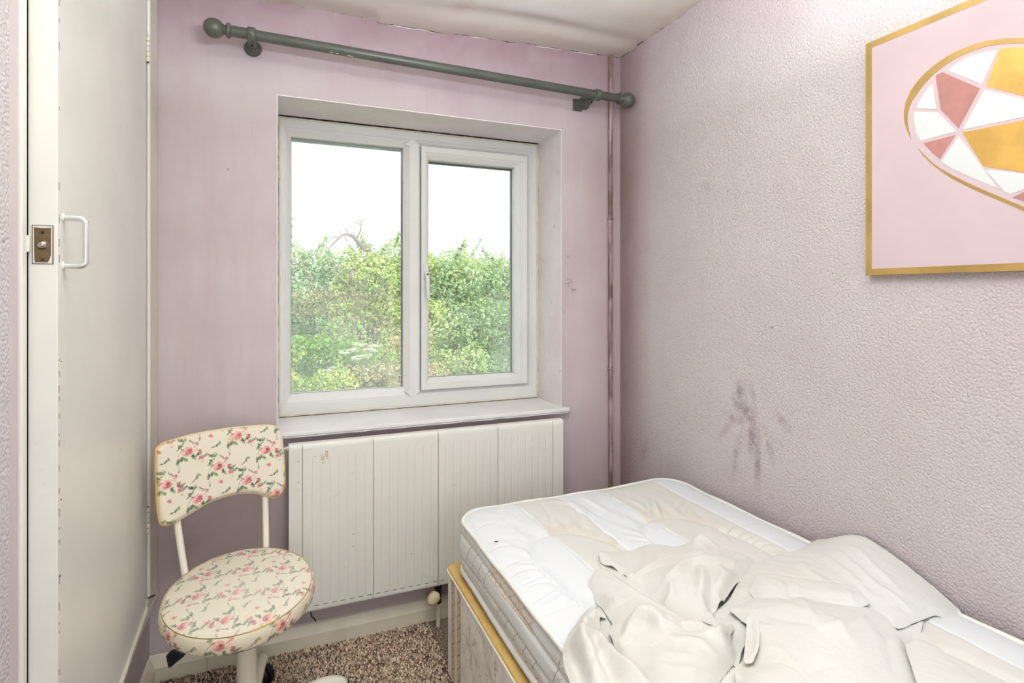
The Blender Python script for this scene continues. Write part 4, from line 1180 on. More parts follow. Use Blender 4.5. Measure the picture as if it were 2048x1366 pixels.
def mattress_top():
    xs = np.linspace(MX0, MX1, 230); ys = np.r_[np.linspace(MY0, -1.45, 330), np.linspace(-1.45, MY1, 60)[1:]]
    X, Y = np.meshgrid(xs, ys, indexing='ij'); x, y = X.ravel().copy(), Y.ravel().copy()
    # squeeze the grid inside the rounded outline
    cx, cy = (MX0 + MX1) / 2, (MY0 + MY1) / 2
    hx, hy = (MX1 - MX0) / 2, (MY0 - MY1) / 2
    for sx in (-1, 1):
        for sy in (-1, 1):
            kx, ky = cx + sx * (hx - RC), cy + sy * (hy - RC)
            dx, dy = (x - kx) * sx, (y - ky) * sy
            m = (dx > 0) & (dy > 0)
            mx_ = np.maximum(dx, dy); rr = np.hypot(dx, dy)
            f = np.where(rr > 1e-9, mx_ / np.maximum(rr, 1e-9), 1)
            x = np.where(m, kx + sx * dx * f, x); y = np.where(m, ky + sy * dy * f, y)
    d = -rrect_sd(x, y)                       # distance in from the edge
    z = MZ1 + 0.022 * (1 - np.exp(-d / 0.045))
    c_white = np.array(lin(225, 227, 228)[:3]); c_beige = np.array(lin(215, 213, 207)[:3]); c_tan = np.array(lin(200, 186, 166)[:3])
    wob = 0.004 * vnoise(np.stack([x, y], 1), 9, 4, 2)
    k = np.zeros(len(x), int)
    for b in STR: k += (x + wob > b)
    beige = (k % 2 == 1)
    col = np.where(beige[:, None], c_beige, c_white)
    # stripe seams slightly drawn in, shine line
    for b in STR:
        dd = np.abs(x + wob - b)
        z -= 0.0022 * np.exp(-(dd / 0.004) ** 2)
        col = np.where((dd < 0.0022)[:, None], np.array(lin(230, 231, 232)[:3]), col)
    inside = np.zeros(len(x), bool)
    pk = np.zeros(len(x))
    for (ox, oy, ax, ay) in OVALS:
        u, v = (x - ox) / ax, (y - oy) / ay
        u = u + 0.16 * v
        n_ = 2.5
        rr = (np.abs(u) ** n_ + np.abs(v) ** n_) ** (1 / n_)
        dist = (rr - 1) * (ax * 0.5 + ay * 0.5) * 0.62
        z -= 0.016 * np.exp(-(np.abs(dist) / 0.0075) ** 1.2) * np.where(dist > 0, 1, 0.7)
        z += 0.008 * np.clip(1 - rr, 0, 1) ** .5
        inside |= rr < 1
        ang = np.arctan2(v * ay, u * ax)
        rip = np.sin(ang * 27 + 1.8 * np.sin(ang * 5)) * np.exp(-((dist - 0.02) / 0.028) ** 2) * (dist > 0)
        z += 0.0022 * rip
        pk = np.maximum(pk, np.exp(-((dist - 0.006) / 0.016) ** 2) * (dist > -0.004) * (v > 0.45))
    col = np.where((pk[:, None] > 0) & beige[:, None], col * (1 - 0.5 * pk[:, None]) + c_tan * 0.5 * pk[:, None], col)
    # gathers and drag folds pulled by the quilting
    XY2 = np.stack([x, y], 1)
    for pl, amp, wd in CREASE:
        pl2 = [tuple(p) for p in catmull([np.array(p) for p in pl], 5)]
        lo_, hi_ = np.min(pl2, 0) - wd * 5, np.max(pl2, 0) + wd * 5
        m = (x > lo_[0]) & (x < hi_[0]) & (y > lo_[1]) & (y < hi_[1])
        dd, al, sd = seg_dist(XY2[m], pl2, False)
        ww = wd * np.where(sd > 0, 1.9, 0.8)
        z[m] += amp * np.exp(-((np.sqrt(dd ** 2 + 1e-6)) / ww) ** 1.6) * np.sin(np.clip(al, .03, .97) * PI) ** .6
    z += 0.0030 * vnoise(np.stack([x * 5, y * 15], 1), 1.0, 8, 2) * np.exp(-((x + 0.83) / 0.08) ** 2)
    z += 0.0022 * vnoise(np.stack([x, y], 1), 7, 2, 3) * (d > 0.02)
    z += 0.0009 * vnoise(np.stack([x, y * .6], 1), 40, 5, 2) * (~inside)
    # the head corner by the wall rides a little high
    z += 0.010 * np.exp(-((x + 0.12) ** 2 + (y + 0.44) ** 2) / 0.10 ** 2)
    o = put('quilted_top', np.column_stack([x, y, z]), grid_faces(len(xs), len(ys))[:, ::-1].copy(), M['ticking'], mat_t, True)
    setcol(o, col)
    return xs, ys
mattress_top()
def outline(inset, n=12):
    out = []
    for (sx, sy, a0) in ((1, 1, 0), (-1, 1, 90), (-1, -1, 180), (1, -1, 270)):
        kx = (MX0 + MX1) / 2 + sx * ((MX1 - MX0) / 2 - RC); ky = (MY0 + MY1) / 2 + sy * ((MY0 - MY1) / 2 - RC)
        for i in range(n + 1):
            a = math.radians(a0 + 90 * i / n)
            out.append((kx + (RC - inset) * math.cos(a), ky + (RC - inset) * math.sin(a)))
    return out
def lift(x, y):
    return 0.010 * math.exp(-((x + 0.12) ** 2 + (y + 0.44) ** 2) / 0.10 ** 2)
ol = dense([(p[0], p[1], 0) for p in outline(0.002)])
mb = MB(); mb.tube([(p.x, p.y, MZ1 + 0.001 + lift(p.x, p.y) + 0.0015 * math.sin(p.x * 31 + p.y * 23)) for p in ol], 0.0065, 10, closed=True)
mb.build('top_piping', M['piping'], mat_t, True)
mb = MB(); mb.tube([(p.x, p.y, MZ0 + 0.012 + 0.002 * math.sin(p.x * 17 + p.y * 13)) for p in ol], 0.0095, 10, closed=True)
mb.build('bottom_piping', M['piping'], mat_t, True)
def mattress_border():
    pts = outline(0.004, 10)
    # only the part in view needs a fine grid: head end and left side
    path = []
    k = 11
    head = pts[10:12]                     # end of corner (+,+) to start of corner (-,+)
    for i in range(20): path.append(np.array(pts[10]) * (1 - i / 20) + np.array(pts[11]) * (i / 20))
    for i in range(11, 22): path.append(np.array(pts[i]))
    a, b = np.array(pts[21]), np.array(pts[22])
    n1 = 560
    ysp = np.r_[np.linspace(a[1], -1.30, n1)[1:], np.linspace(-1.30, b[1], 30)[1:]]
    for yv in ysp: path.append(np.array([a[0], yv]))
    for i in range(23, 44): path.append(np.array(pts[i]))
    for i in range(0, 11): path.append(np.array(pts[i]))
    path = np.array(path)
    seg = np.r_[0, np.cumsum(np.hypot(*np.diff(path, axis=0).T))]
    s = seg - seg[30]                     # zero where the left side begins
    zn = 76
    t_ = np.linspace(0, 1, zn)
    S, T = np.meshgrid(s, t_, indexing='ij')
    cen = np.array([(MX0 + MX1) / 2, (MY0 + MY1) / 2])
    tg = np.gradient(path, axis=0); tg /= np.linalg.norm(tg, axis=1)[:, None] + 1e-9
    nr = np.stack([-tg[:, 1], tg[:, 0]], 1)
    nr = np.where(((path - cen) * nr).sum(1, keepdims=True) < 0, -nr, nr)
    bulge = 0.010 * np.sin(PI * T) ** 0.7 + 0.006 * vnoise(np.stack([S.ravel() * 5, T.ravel() * 1.6], 1), 1.0, 3, 2).reshape(S.shape) * np.sin(PI * T)
    # long drag creases along the border
    w = T - 0.30 - 0.12 * np.sin(S * 4.0)
    bulge -= 0.004 * np.exp(-(w / 0.05) ** 2)
    w = T - 0.68 - 0.10 * np.sin(S * 3.1 + 1)
    bulge -= 0.004 * np.exp(-(w / 0.05) ** 2)
    XY = path[:, None, :] + nr[:, None, :] * bulge[:, :, None]
    LZ = np.array([lift(p[0], p[1]) for p in path])[:, None]
    Z = MZ0 + 0.012 + (MZ1 + LZ - MZ0 - 0.014) * T
    V = np.concatenate([XY.reshape(-1, 2), Z.reshape(-1, 1)], 1)
    s_, tt = S.ravel(), T.ravel()
    zz = tt * 0.150
    base = np.array(lin(228, 230, 226)[:3])
    c = np.tile(base, (len(s_), 1))
    ink = np.array(lin(96, 92, 84)[:3]); gold = np.array(lin(178, 150, 112)[:3]); cream = np.array(lin(230, 218, 200)[:3])
    def over(col, m):
        nonlocal c
        m = np.clip(m, 0, 1)[:, None]; c = c * (1 - m) + np.asarray(col) * m
    def stroke(p, q, wd, col, k=1.0):
        p, q = np.array(p), np.array(q); d = q - p; L2 = d @ d
        tq = np.clip(((s_ - p[0]) * d[0] + (zz - p[1]) * d[1]) / L2, 0, 1)
        dist = np.hypot(s_ - p[0] - tq * d[0], zz - p[1] - tq * d[1])
        over(col, np.clip((wd - dist) / 0.0009 + .5, 0, 1) * k)
    # blocks of illegible woven script: long slanting strokes with small loops between
    def script(s0, z0, cols, rows, ds, dz, ink_, k=0.8, seed=1):
        q = np.random.default_rng(seed)
        for i in range(cols):
            ss = s0 + i * ds
            stroke((ss, z0 - rows * dz), (ss + 0.030, z0 + 0.010), 0.0012, ink_, k)
        for r_ in range(rows + 1):
            zc_ = z0 - r_ * dz
            sx = s0 + 0.006 + r_ * 0.004
            while sx < s0 + cols * ds:
                rr = q.uniform(0.0030, 0.0048)
                dd = np.hypot((s_ - sx) / 1.0, (zz - zc_ + q.uniform(-.003, .003)) / 1.25)
                over(ink_, np.clip((0.0008 - np.abs(dd - rr)) / 0.0007 + .5, 0, 1) * k * 0.62 * (s_ < sx + rr * .5))
                sx += q.uniform(0.0075, 0.0105)
    script(0.045, 0.110, 4, 2, 0.052, 0.030, ink, 0.75, 2)
    script(0.30, 0.060, 5, 1, 0.055, 0.030, np.array(lin(120, 104, 84)[:3]), 0.7, 6)
    script(0.62, 0.120, 6, 2, 0.055, 0.032, ink, 0.7, 9)
    # lattice panel: gold diamond net with cream ground
    def lattice(sa, sb, za, zb):
        m = (s_ > sa) & (s_ < sb) & (zz > za) & (zz < zb)
        over(cream, m * 0.75)
        for sg in (1, -1):
            ph = ((s_ - sa) / 0.060 + sg * zz / 0.042) % 1.0
            over(gold, m * (np.abs(ph - .5) < 0.022) * 0.9)
        over(gold, (np.abs(zz - za) < 0.0012) * (s_ > sa) * (s_ < sb) * 0.8)
        ph2 = np.sin((s_ - sa) * 210) * np.sin(zz * 260)
        over(gold, m * (ph2 > .72) * 0.4)
    lattice(0.235, 0.52, 0.108, 0.150)
    lattice(-0.06, 0.085, 0.0, 0.022)
    lattice(0.42, 0.80, 0.0, 0.030)
    over(np.array(lin(150, 140, 128)[:3]), (np.abs(s_ - 0.022) < .001) * (zz > .09) * .5)
    script(-0.035, 0.142, 2, 0, 0.03, 0.02, np.array(lin(120, 100, 78)[:3]), 0.8, 4)
    o = put('border', V, grid_faces(len(path), zn), M['mattress_side'], mat_t, True)
    setcol(o, c)
mattress_border()
mb = MB(); mb.box(MX0 + 0.06, MX1 - 0.06, MY1 + 0.06, MY0 - 0.06, MZ0 - 0.006, MZ0 + 0.05)
mb.build('underside', M['piping'], mat_t)
q_ = (-0.8721, -0.7143)
mb = MB(); mb.obox((q_[0], q_[1], MZ1 + 0.0225), (0.9, -0.3, 0), (0.3, 0.9, 0), (0, 0, 1), 0.0055, 0.0022, 0.0012)
o = bevel(mb.build('dark_mark', M['black'], mat_t), 0.001)

# ------------------------------------------------------------------ bedding: crumpled cotton built as draped panels
BED_Z = 0.590
def facet_eval(P, h, Q):
    """flat facets between the control points, like cloth stretched over a few high spots"""
    res = geometry.delaunay_2d_cdt([Vector(p) for p in P], [], [], 0, 1e-7)
    VV = np.array([(v.x, v.y) for v in res[0]]); orig = res[3]
    hh = np.array([np.mean([h[k] for k in o_]) if len(o_) else 0 for o_ in orig])
    out = np.full(len(Q), np.nan)
    for f in res[2]:
        a, b, c = VV[f[0]], VV[f[1]], VV[f[2]]
        det = (b[1] - c[1]) * (a[0] - c[0]) + (c[0] - b[0]) * (a[1] - c[1])
        if abs(det) < 1e-14: continue
        l1 = ((b[1] - c[1]) * (Q[:, 0] - c[0]) + (c[0] - b[0]) * (Q[:, 1] - c[1])) / det
        l2 = ((c[1] - a[1]) * (Q[:, 0] - c[0]) + (a[0] - c[0]) * (Q[:, 1] - c[1])) / det
        m = (l1 > -1e-6) & (l2 > -1e-6) & (l1 + l2 < 1 + 1e-6)
        out[m] = l1[m] * hh[f[0]] + l2[m] * hh[f[1]] + (1 - l1[m] - l2[m]) * hh[f[2]]
    bad = np.isnan(out)
    if bad.any():
        for k in np.where(bad)[0]:
            out[k] = h[np.argmin(((P - Q[k]) ** 2).sum(1))]
    return out
def mesh_edges(Fc):
    T = np.array(Fc)
    return np.unique(np.sort(np.vstack([T[:, [0, 1]], T[:, [1, 2]], T[:, [2, 0]]]), 1), axis=0)
def soften(z, Fc, n, keep=None):
    E_ = mesh_edges(Fc); i, j = E_[:, 0], E_[:, 1]; m = len(z)
    deg = np.bincount(np.r_[i, j], minlength=m)
    for _ in range(n):
        av = (np.bincount(i, z[j], m) + np.bincount(j, z[i], m)) / np.maximum(deg, 1)
        z = z + (av - z) * .7
    return z
def tps_fit(P, h):
    n = len(P)
    d = np.linalg.norm(P[:, None] - P[None], axis=2)
    K = np.where(d > 0, d * d * np.log(d + 1e-12), 0)
    A = np.zeros((n + 3, n + 3)); A[:n, :n] = K + 2e-5 * np.eye(n)
    A[:n, n] = 1; A[:n, n + 1:] = P; A[n, :n] = 1; A[n + 1:, :n] = P.T
    return np.linalg.solve(A, np.r_[h, 0, 0, 0])
def tps_eval(w, P, Q):
    n = len(P)
    out = np.zeros(len(Q))
    for i in range(0, len(Q), 4000):
        d = np.linalg.norm(Q[i:i + 4000, None] - P[None], axis=2)
        K = np.where(d > 0, d * d * np.log(d + 1e-12), 0)
        out[i:i + 4000] = K @ w[:n] + w[n] + Q[i:i + 4000] @ w[n + 1:]
    return out
def inside_poly(Q, poly):
    x, y = Q[:, 0], Q[:, 1]; r_ = np.zeros(len(Q), bool); n = len(poly)
    for i in range(n):
        (x1, y1), (x2, y2) = poly[i][:2], poly[(i + 1) % n][:2]
        c = ((y1 > y) != (y2 > y)) & (x < (x2 - x1) * (y - y1) / (y2 - y1 + 1e-15) + x1)
        r_ ^= c
    return r_

def panel(outline, inner, ridges, sp=0.0042, roll=0.004, drop=0.002, wr=0.0024, soft=3, wdir=0.5, seed=1, xmax=-0.004, wscale=1.0, excess=0.075, ka=0.003, kb=0.085):
    """outline/inner: (x, y, z) on and inside the cloth; ridges: (polyline xy, height, width, skew)"""
    oc = catmull([np.array(p) for p in outline], 5, True)
    O2 = [(p[0], p[1]) for p in oc]
    ctrl = np.array([p for p in oc[::2]] + [np.array(p) for p in inner])
    P = ctrl[:, :2]
    w = tps_fit(P, ctrl[:, 2])
    lo = np.min(np.array(O2), 0); hi = np.max(np.array(O2), 0)
    gx, gy = np.meshgrid(np.arange(lo[0], hi[0], sp), np.arange(lo[1], hi[1], sp * .87))
    gx = gx + (np.arange(gx.shape[0]) % 2)[:, None] * sp * .5
    Q = np.stack([gx.ravel(), gy.ravel()], 1)
    Q = Q[inside_poly(Q, O2)]
    bd = dense([(p[0], p[1], 0) for p in O2], sp)
    B = np.array([(p.x, p.y) for p in bd])
    d, _, _ = seg_dist(Q, O2)
    Q = Q[d > sp * 0.55]
    nB = len(B)
    allp = [Vector(p) for p in np.vstack([B, Q])]
    edges = [(i, (i + 1) % nB) for i in range(nB)]
    res = geometry.delaunay_2d_cdt(allp, edges, [list(range(nB))], 2, 1e-6)
    V2 = np.array([(v.x, v.y) for v in res[0]]); F_ = [tuple(f) for f in res[2]]
    z = soften(facet_eval(P, ctrl[:, 2], V2), F_, soft) * .7 + .3 * tps_eval(w, P, V2)
    d, _, _ = seg_dist(V2, O2)
    k = np.clip(1 - d / roll, 0, 1)
    z -= drop * (1 - np.sqrt(np.clip(1 - k * k, 0, 1)))
    for (pl, h, wd, skew) in ridges:
        pl2 = [tuple(p[:2]) for p in catmull([np.array(p[:2]) for p in pl], 5)]
        dd, al, sd = seg_dist(V2, pl2, False)
        ww = wd * np.where(sd > 0, 1 + skew, 1 - skew)
        z += h * 1.35 * np.exp(-(np.sqrt(dd * dd + 1.6e-5) - 0.004) / ww) * np.sin(np.clip(al, 0.02, 0.98) * PI) ** 0.5
    z = soften(z, F_, 2)
    c_, s_ = math.cos(wdir), math.sin(wdir)
    R_ = np.stack([(V2[:, 0] * c_ + V2[:, 1] * s_) * 26 * wscale, (-V2[:, 0] * s_ + V2[:, 1] * c_) * 7 * wscale], 1)
    env = np.clip(d / 0.02, 0.15, 1) * (0.35 + 0.65 * np.clip(vnoise(V2, 5, seed + 3, 1) + .5, 0, 1))
    z += wr * env * vnoise(R_, 1.0, seed, 3)
    z += wr * 0.8 * vnoise(V2, 11, seed + 1, 2)
    V = np.column_stack([V2, z])
    if excess:
        V = relax(V, F_, excess, wdir, seed=seed, ka=ka, kb=kb)
    V[:, 0] = np.minimum(V[:, 0], xmax)
    return V, F_

def relax(V, Fc, excess, wdir, iters=420, ka=0.008, kb=0.05, seed=1, rim=0.02):
    """let the cloth buckle: it is a little too long across wdir for the place it lies in"""
    V = V.copy(); X0 = V.copy(); n = len(V)
    T = np.array(Fc)
    Ed = np.unique(np.sort(np.vstack([T[:, [0, 1]], T[:, [1, 2]], T[:, [2, 0]]]), 1), axis=0)
    cnt = np.bincount(np.sort(np.vstack([T[:, [0, 1]], T[:, [1, 2]], T[:, [2, 0]]]), 1) @ np.array([n, 1]))
    i, j = Ed[:, 0], Ed[:, 1]
    border = np.zeros(n, bool)
    eb = cnt[Ed @ np.array([n, 1])] == 1
    border[i[eb]] = True; border[j[eb]] = True
    D0 = V[j] - V[i]; L0 = np.linalg.norm(D0, axis=1)
    across = np.abs(D0[:, 0] * math.cos(wdir) + D0[:, 1] * math.sin(wdir)) / np.maximum(L0, 1e-9)
    mod = 1 + 0.6 * vnoise((V[i, :2] + V[j, :2]) / 2, 7, seed + 2, 2)
    L = L0 * (1 + excess * (0.25 + 0.75 * across ** 2) * mod)
    deg = np.bincount(np.r_[i, j], minlength=n).astype(float)
    V[:, 2] += 0.0012 * vnoise(V[:, :2], 45, seed, 2)
    for it in range(iters):
        d = V[j] - V[i]; l = np.linalg.norm(d, axis=1)
        c = (d * (0.5 * (l - L) / np.maximum(l, 1e-9))[:, None])
        acc = np.zeros((n, 3))
        for k in range(3):
            acc[:, k] = np.bincount(i, c[:, k], n) - np.bincount(j, c[:, k], n)
        V += acc / deg[:, None] * 1.6
        U = V - X0
        av = np.zeros((n, 3))
        for k in range(3):
            av[:, k] = (np.bincount(i, U[j, k], n) + np.bincount(j, U[i, k], n)) / deg
        U += (av - U) * kb
        U *= (1 - ka)
        U[:, :2] = np.clip(U[:, :2], -.012, .012)
        U[border] *= 0.5
        V = X0 + U
        V[:, 2] = np.maximum(V[:, 2], X0[:, 2] - 0.010)
    return V

def zh(Lz):            # heights are given above the mattress
    return [(x, y, BED_Z + h) for x, y, h in Lz]

def cloth(name, pans, mat, parent, thick=0.0012):
    V = []; Fc = []
    for v, f in pans:
        b = sum(len(q) for q in V)
        V.append(v); Fc += [tuple(i + b for i in t_) for t_ in f]
    o = put(name, np.vstack(V), Fc, mat, parent, True)
    bm = bmesh.new(); bm.from_mesh(o.data)
    for f in bm.faces:
        if f.normal.z < 0: f.normal_flip()
    bm.to_mesh(o.data); bm.free()
    m = o.modifiers.new('thick', 'SOLIDIFY'); m.thickness = thick; m.offset = -1
    m = o.modifiers.new('crisp', 'EDGE_SPLIT'); m.split_angle = math.radians(62)
    return o

duvet = thing('duvet_cover', 'crumpled cream cotton duvet cover heaped across the mattress', 'bedding', (-0.55, -1.15, BED_Z))
sheet = thing('bed_sheet', 'flat smooth white cotton sheet leaning up against the papered wall', 'bedding', (-0.2, -1.15, BED_Z))

A = [(-0.6555, -0.9059, 0.0206), (-0.6136, -0.9027, 0.0119), (-0.5617, -0.9119, 0.0094), (-0.5189, -0.9035, 0.0107), (-0.4674, -0.9118, 0.0094), (-0.4353, -0.9348, 0.0094), (-0.398, -0.9429, 0.0119), (-0.3841, -0.9506, 0.0237), (-0.3722, -0.9607, 0.0299), (-0.3476, -0.9756, 0.0237), (-0.3337, -0.9981, 0.0144), (-0.3121, -1.0261, 0.0132), (-0.3008, -1.0497, 0.0107), (-0.3, -1.0858, 0.0094), (-0.36, -1.1253, 0.0144), (-0.4129, -1.1531, 0.0156), (-0.4603, -1.1799, 0.0144), (-0.5209, -1.2132, 0.0119), (-0.5767, -1.2378, 0.0107), (-0.594, -1.2658, 0.0107), (-0.648, -1.2654, 0.0144), (-0.675, -1.2203, 0.0144), (-0.6978, -1.1646, 0.0144), (-0.7068, -1.0809, 0.0132), (-0.6964, -0.99, 0.0119)]
A_in = [(-0.626, -0.9574, 0.0156), (-0.5625, -0.9539, 0.0156), (-0.5002, -0.9762, 0.0169), (-0.6463, -1.0425, 0.0206), (-0.5803, -1.0214, 0.0231), (-0.5158, -1.0166, 0.0243), (-0.6519, -1.1381, 0.0268), (-0.627, -1.1412, 0.038), (-0.5911, -1.1309, 0.0454), (-0.5424, -1.1133, 0.0479), (-0.4823, -1.1058, 0.0429), (-0.4294, -1.1068, 0.0361), (-0.3638, -1.0933, 0.0231), (-0.645, -1.1987, 0.0392), (-0.5871, -1.1937, 0.0466), (-0.528, -1.19, 0.0442), (-0.4645, -1.1687, 0.033), (-0.627, -1.233, 0.0318), (-0.5897, -1.2358, 0.0305), (-0.5401, -1.2187, 0.033), (-0.4166, -1.0121, 0.028), (-0.381, -1.0458, 0.0206), (-0.4676, -0.9956, 0.0169)]
A_r = [([(-0.5746, -1.0136), (-0.5274, -0.9954), (-0.4693, -0.9776)], -0.006, 0.007, 0.2), ([(-0.6058, -1.1317), (-0.6378, -1.1761), (-0.6702, -1.1975)], 0.009, 0.009, 0.3), ([(-0.497, -1.1394), (-0.5399, -1.1938), (-0.5903, -1.2365)], -0.008, 0.007, 0.2),
       ([(-0.3836, -1.1003), (-0.4423, -1.1485), (-0.5143, -1.203)], 0.010, 0.007, 0.3),
       ([(-0.6577, -1.059), (-0.5977, -1.0452), (-0.514, -1.0242), (-0.4273, -1.0245)], 0.012, 0.009, 0.4),
       ([(-0.632, -1.1388), (-0.5806, -1.1177), (-0.5279, -1.0958), (-0.448, -1.1017), (-0.3646, -1.0941)], 0.017, 0.010, 0.45),
       ([(-0.5024, -1.1115), (-0.5467, -1.1678), (-0.605, -1.2304)], 0.013, 0.009, 0.3),
       ([(-0.4493, -1.12), (-0.4849, -1.1683), (-0.5487, -1.2205)], 0.012, 0.008, -0.3),
       ([(-0.4049, -0.9692), (-0.3749, -0.9638), (-0.3508, -0.9849)], 0.012, 0.012, 0.0)]
COLLAR = [(-0.668, -0.9241, 0.0305), (-0.6543, -0.9359, 0.0293), (-0.6452, -0.9547, 0.0256), (-0.6436, -1.0064, 0.0231), (-0.6424, -1.0574, 0.0268), (-0.6388, -1.1016, 0.0293), (-0.6178, -1.1558, 0.0342), (-0.5967, -1.2208, 0.0318), (-0.5902, -1.2588, 0.0206), (-0.6022, -1.2806, 0.0206), (-0.6264, -1.2552, 0.0194), (-0.6405, -1.1931, 0.0181), (-0.6575, -1.1272, 0.0169), (-0.6656, -1.0645, 0.0156), (-0.6648, -1.0057, 0.0169), (-0.6814, -0.9632, 0.0181), (-0.6774, -0.9445, 0.0243)]
COLLAR_in = [(-0.6666, -0.9859, 0.0305), (-0.6647, -1.0487, 0.0318), (-0.6592, -1.1296, 0.0342), (-0.6347, -1.2023, 0.0367), (-0.6165, -1.2437, 0.033)]
B = [(-0.6946, -0.98, 0.0231), (-0.6837, -1.0062, 0.0243), (-0.6859, -1.0595, 0.0243), (-0.6846, -1.1178, 0.0268), (-0.6799, -1.1758, 0.0305), (-0.6712, -1.2316, 0.0342), (-0.6582, -1.2775, 0.0355), (-0.6165, -1.2906, 0.0293), (-0.5724, -1.2853, 0.0206), (-0.5464, -1.2776, 0.0169), (-0.5712, -1.2977, 0.0169), (-0.6069, -1.3215, 0.0194), (-0.6198, -1.3363, 0.0181), (-0.6202, -1.3484, 0.0156), (-0.6401, -1.369, 0.0119), (-0.6776, -1.3872, 0.0094), (-0.717, -1.4062, 0.0094), (-0.7558, -1.4297, 0.0094), (-0.8298, -1.4313, 0.0144), (-0.8375, -1.3741, 0.0119), (-0.8444, -1.3271, 0.0119), (-0.8441, -1.291, 0.0107), (-0.8372, -1.2597, 0.0119), (-0.825, -1.2298, 0.0132), (-0.8138, -1.2047, 0.0144), (-0.793, -1.183, 0.0132), (-0.7848, -1.1525, 0.0107), (-0.7773, -1.1179, 0.0082), (-0.7759, -1.0902, 0.007), (-0.7684, -1.0642, 0.0082), (-0.7616, -1.0391, 0.0107), (-0.7546, -1.0178, 0.0132), (-0.7159, -0.9848, 0.0194)]
B_in = [(-0.7349, -1.0395, 0.0243), (-0.7324, -1.0896, 0.0305), (-0.7583, -1.1302, 0.028), (-0.7407, -1.1522, 0.0355), (-0.7674, -1.1831, 0.0305), (-0.7268, -1.1963, 0.0392), (-0.7527, -1.2413, 0.0429), (-0.7303, -1.2757, 0.0466), (-0.7533, -1.2904, 0.0454), (-0.7398, -1.3107, 0.0442), (-0.7055, -1.3048, 0.0454), (-0.6758, -1.3263, 0.0429), (-0.6265, -1.3127, 0.0318), (-0.7872, -1.3052, 0.038), (-0.7676, -1.353, 0.0429), (-0.7257, -1.3702, 0.0429), (-0.6677, -1.3575, 0.0305), (-0.8139, -1.3112, 0.0293), (-0.8089, -1.364, 0.033), (-0.7666, -1.3923, 0.0355), (-0.7179, -1.3873, 0.0243), (-0.8164, -1.2572, 0.0268), (-0.8248, -1.2868, 0.0268), (-0.7971, -1.2369, 0.0305), (-0.7658, -1.4167, 0.0206)]
B_r = [([(-0.7849, -1.2396), (-0.7547, -1.254), (-0.75, -1.2967)], 0.010, 0.007, 0.6), ([(-0.7343, -1.2034), (-0.7581, -1.2285), (-0.7789, -1.2308)], 0.007, 0.009, 0.3), ([(-0.8287, -1.2079), (-0.8316, -1.2475), (-0.826, -1.2735)], 0.010, 0.008, 0.3), ([(-0.7517, -1.3184), (-0.7056, -1.347), (-0.6869, -1.3784)], 0.006, 0.012, 0.3), ([(-0.6987, -1.03), (-0.6993, -1.114), (-0.6825, -1.1966), (-0.6683, -1.2671)], 0.006, 0.005, 0.5),
       ([(-0.7746, -1.0837), (-0.7596, -1.0932), (-0.7581, -1.1239), (-0.7461, -1.1411)], 0.007, 0.006, 0.3), ([(-0.752, -1.0272), (-0.7402, -1.0302), (-0.7263, -1.0433)], -0.005, 0.003, 0.2), ([(-0.6953, -1.2542), (-0.695, -1.2949), (-0.6737, -1.3072)], -0.007, 0.009, 0.2), ([(-0.6116, -1.317), (-0.6414, -1.3289), (-0.656, -1.3526)], 0.010, 0.007, 0.3), ([(-0.7955, -1.3165), (-0.7859, -1.3481), (-0.7478, -1.3697)], 0.006, 0.012, 0.3),
       ([(-0.7315, -1.2203), (-0.7411, -1.2743), (-0.7453, -1.2952)], 0.012, 0.020, 0.4),
       ([(-0.8332, -1.2743), (-0.7977, -1.2464), (-0.768, -1.2375), (-0.7302, -1.2437)], 0.014, 0.016, 0.3),
       ([(-0.7781, -1.1992), (-0.8086, -1.2366), (-0.821, -1.2727)], -0.010, 0.012, 0.2),
       ([(-0.7573, -1.0201), (-0.7326, -1.0358), (-0.7151, -1.073)], 0.006, 0.010, 0.2),
       ([(-0.7294, -1.2588), (-0.6648, -1.2997), (-0.6614, -1.3306), (-0.6165, -1.3154), (-0.5645, -1.2963)], 0.008, 0.012, 0.3),
       ([(-0.8343, -1.2927), (-0.8178, -1.3471), (-0.7763, -1.3909), (-0.7149, -1.3965)], 0.007, 0.016, -0.3)]
CL = [(-0.7909, -1.1025, 0.0119), (-0.7873, -1.1344, 0.0156), (-0.7889, -1.1531, 0.0119), (-0.8062, -1.1572, 0.0094), (-0.8245, -1.1914, 0.0094), (-0.8387, -1.237, 0.0107), (-0.847, -1.2785, 0.0132), (-0.8442, -1.3268, 0.0144), (-0.8336, -1.3688, 0.0144), (-0.8275, -1.4155, 0.0113), (-0.8675, -1.4417, 0.0082), (-0.9836, -1.3889, 0.0045), (-0.9658, -1.3325, 0.002), (-0.9481, -1.2888, 0.002), (-0.9395, -1.253, 0.002), (-0.9262, -1.2194, 0.002), (-0.911, -1.1924, 0.002), (-0.8884, -1.1687, 0.0032), (-0.8599, -1.1461, 0.007), (-0.8235, -1.1156, 0.0082)]
CL_in = [(-0.8153, -1.148, 0.0256), (-0.8539, -1.1816, 0.028), (-0.8863, -1.2266, 0.0305), (-0.9045, -1.2662, 0.0293), (-0.9004, -1.2202, 0.0156), (-0.921, -1.2539, 0.0119), (-0.9145, -1.3106, 0.0268), (-0.9259, -1.3483, 0.0231), (-0.8491, -1.2013, 0.0206), (-0.8695, -1.2434, 0.0169), (-0.8831, -1.2948, 0.0181), (-0.8867, -1.3372, 0.0169), (-0.851, -1.2387, 0.0243), (-0.8632, -1.2868, 0.0268), (-0.8655, -1.3396, 0.0305), (-0.8569, -1.3796, 0.0293), (-0.9267, -1.2962, 0.0119), (-0.9398, -1.3368, 0.0107), (-0.899, -1.375, 0.0206), (-0.8814, -1.4071, 0.0206)]
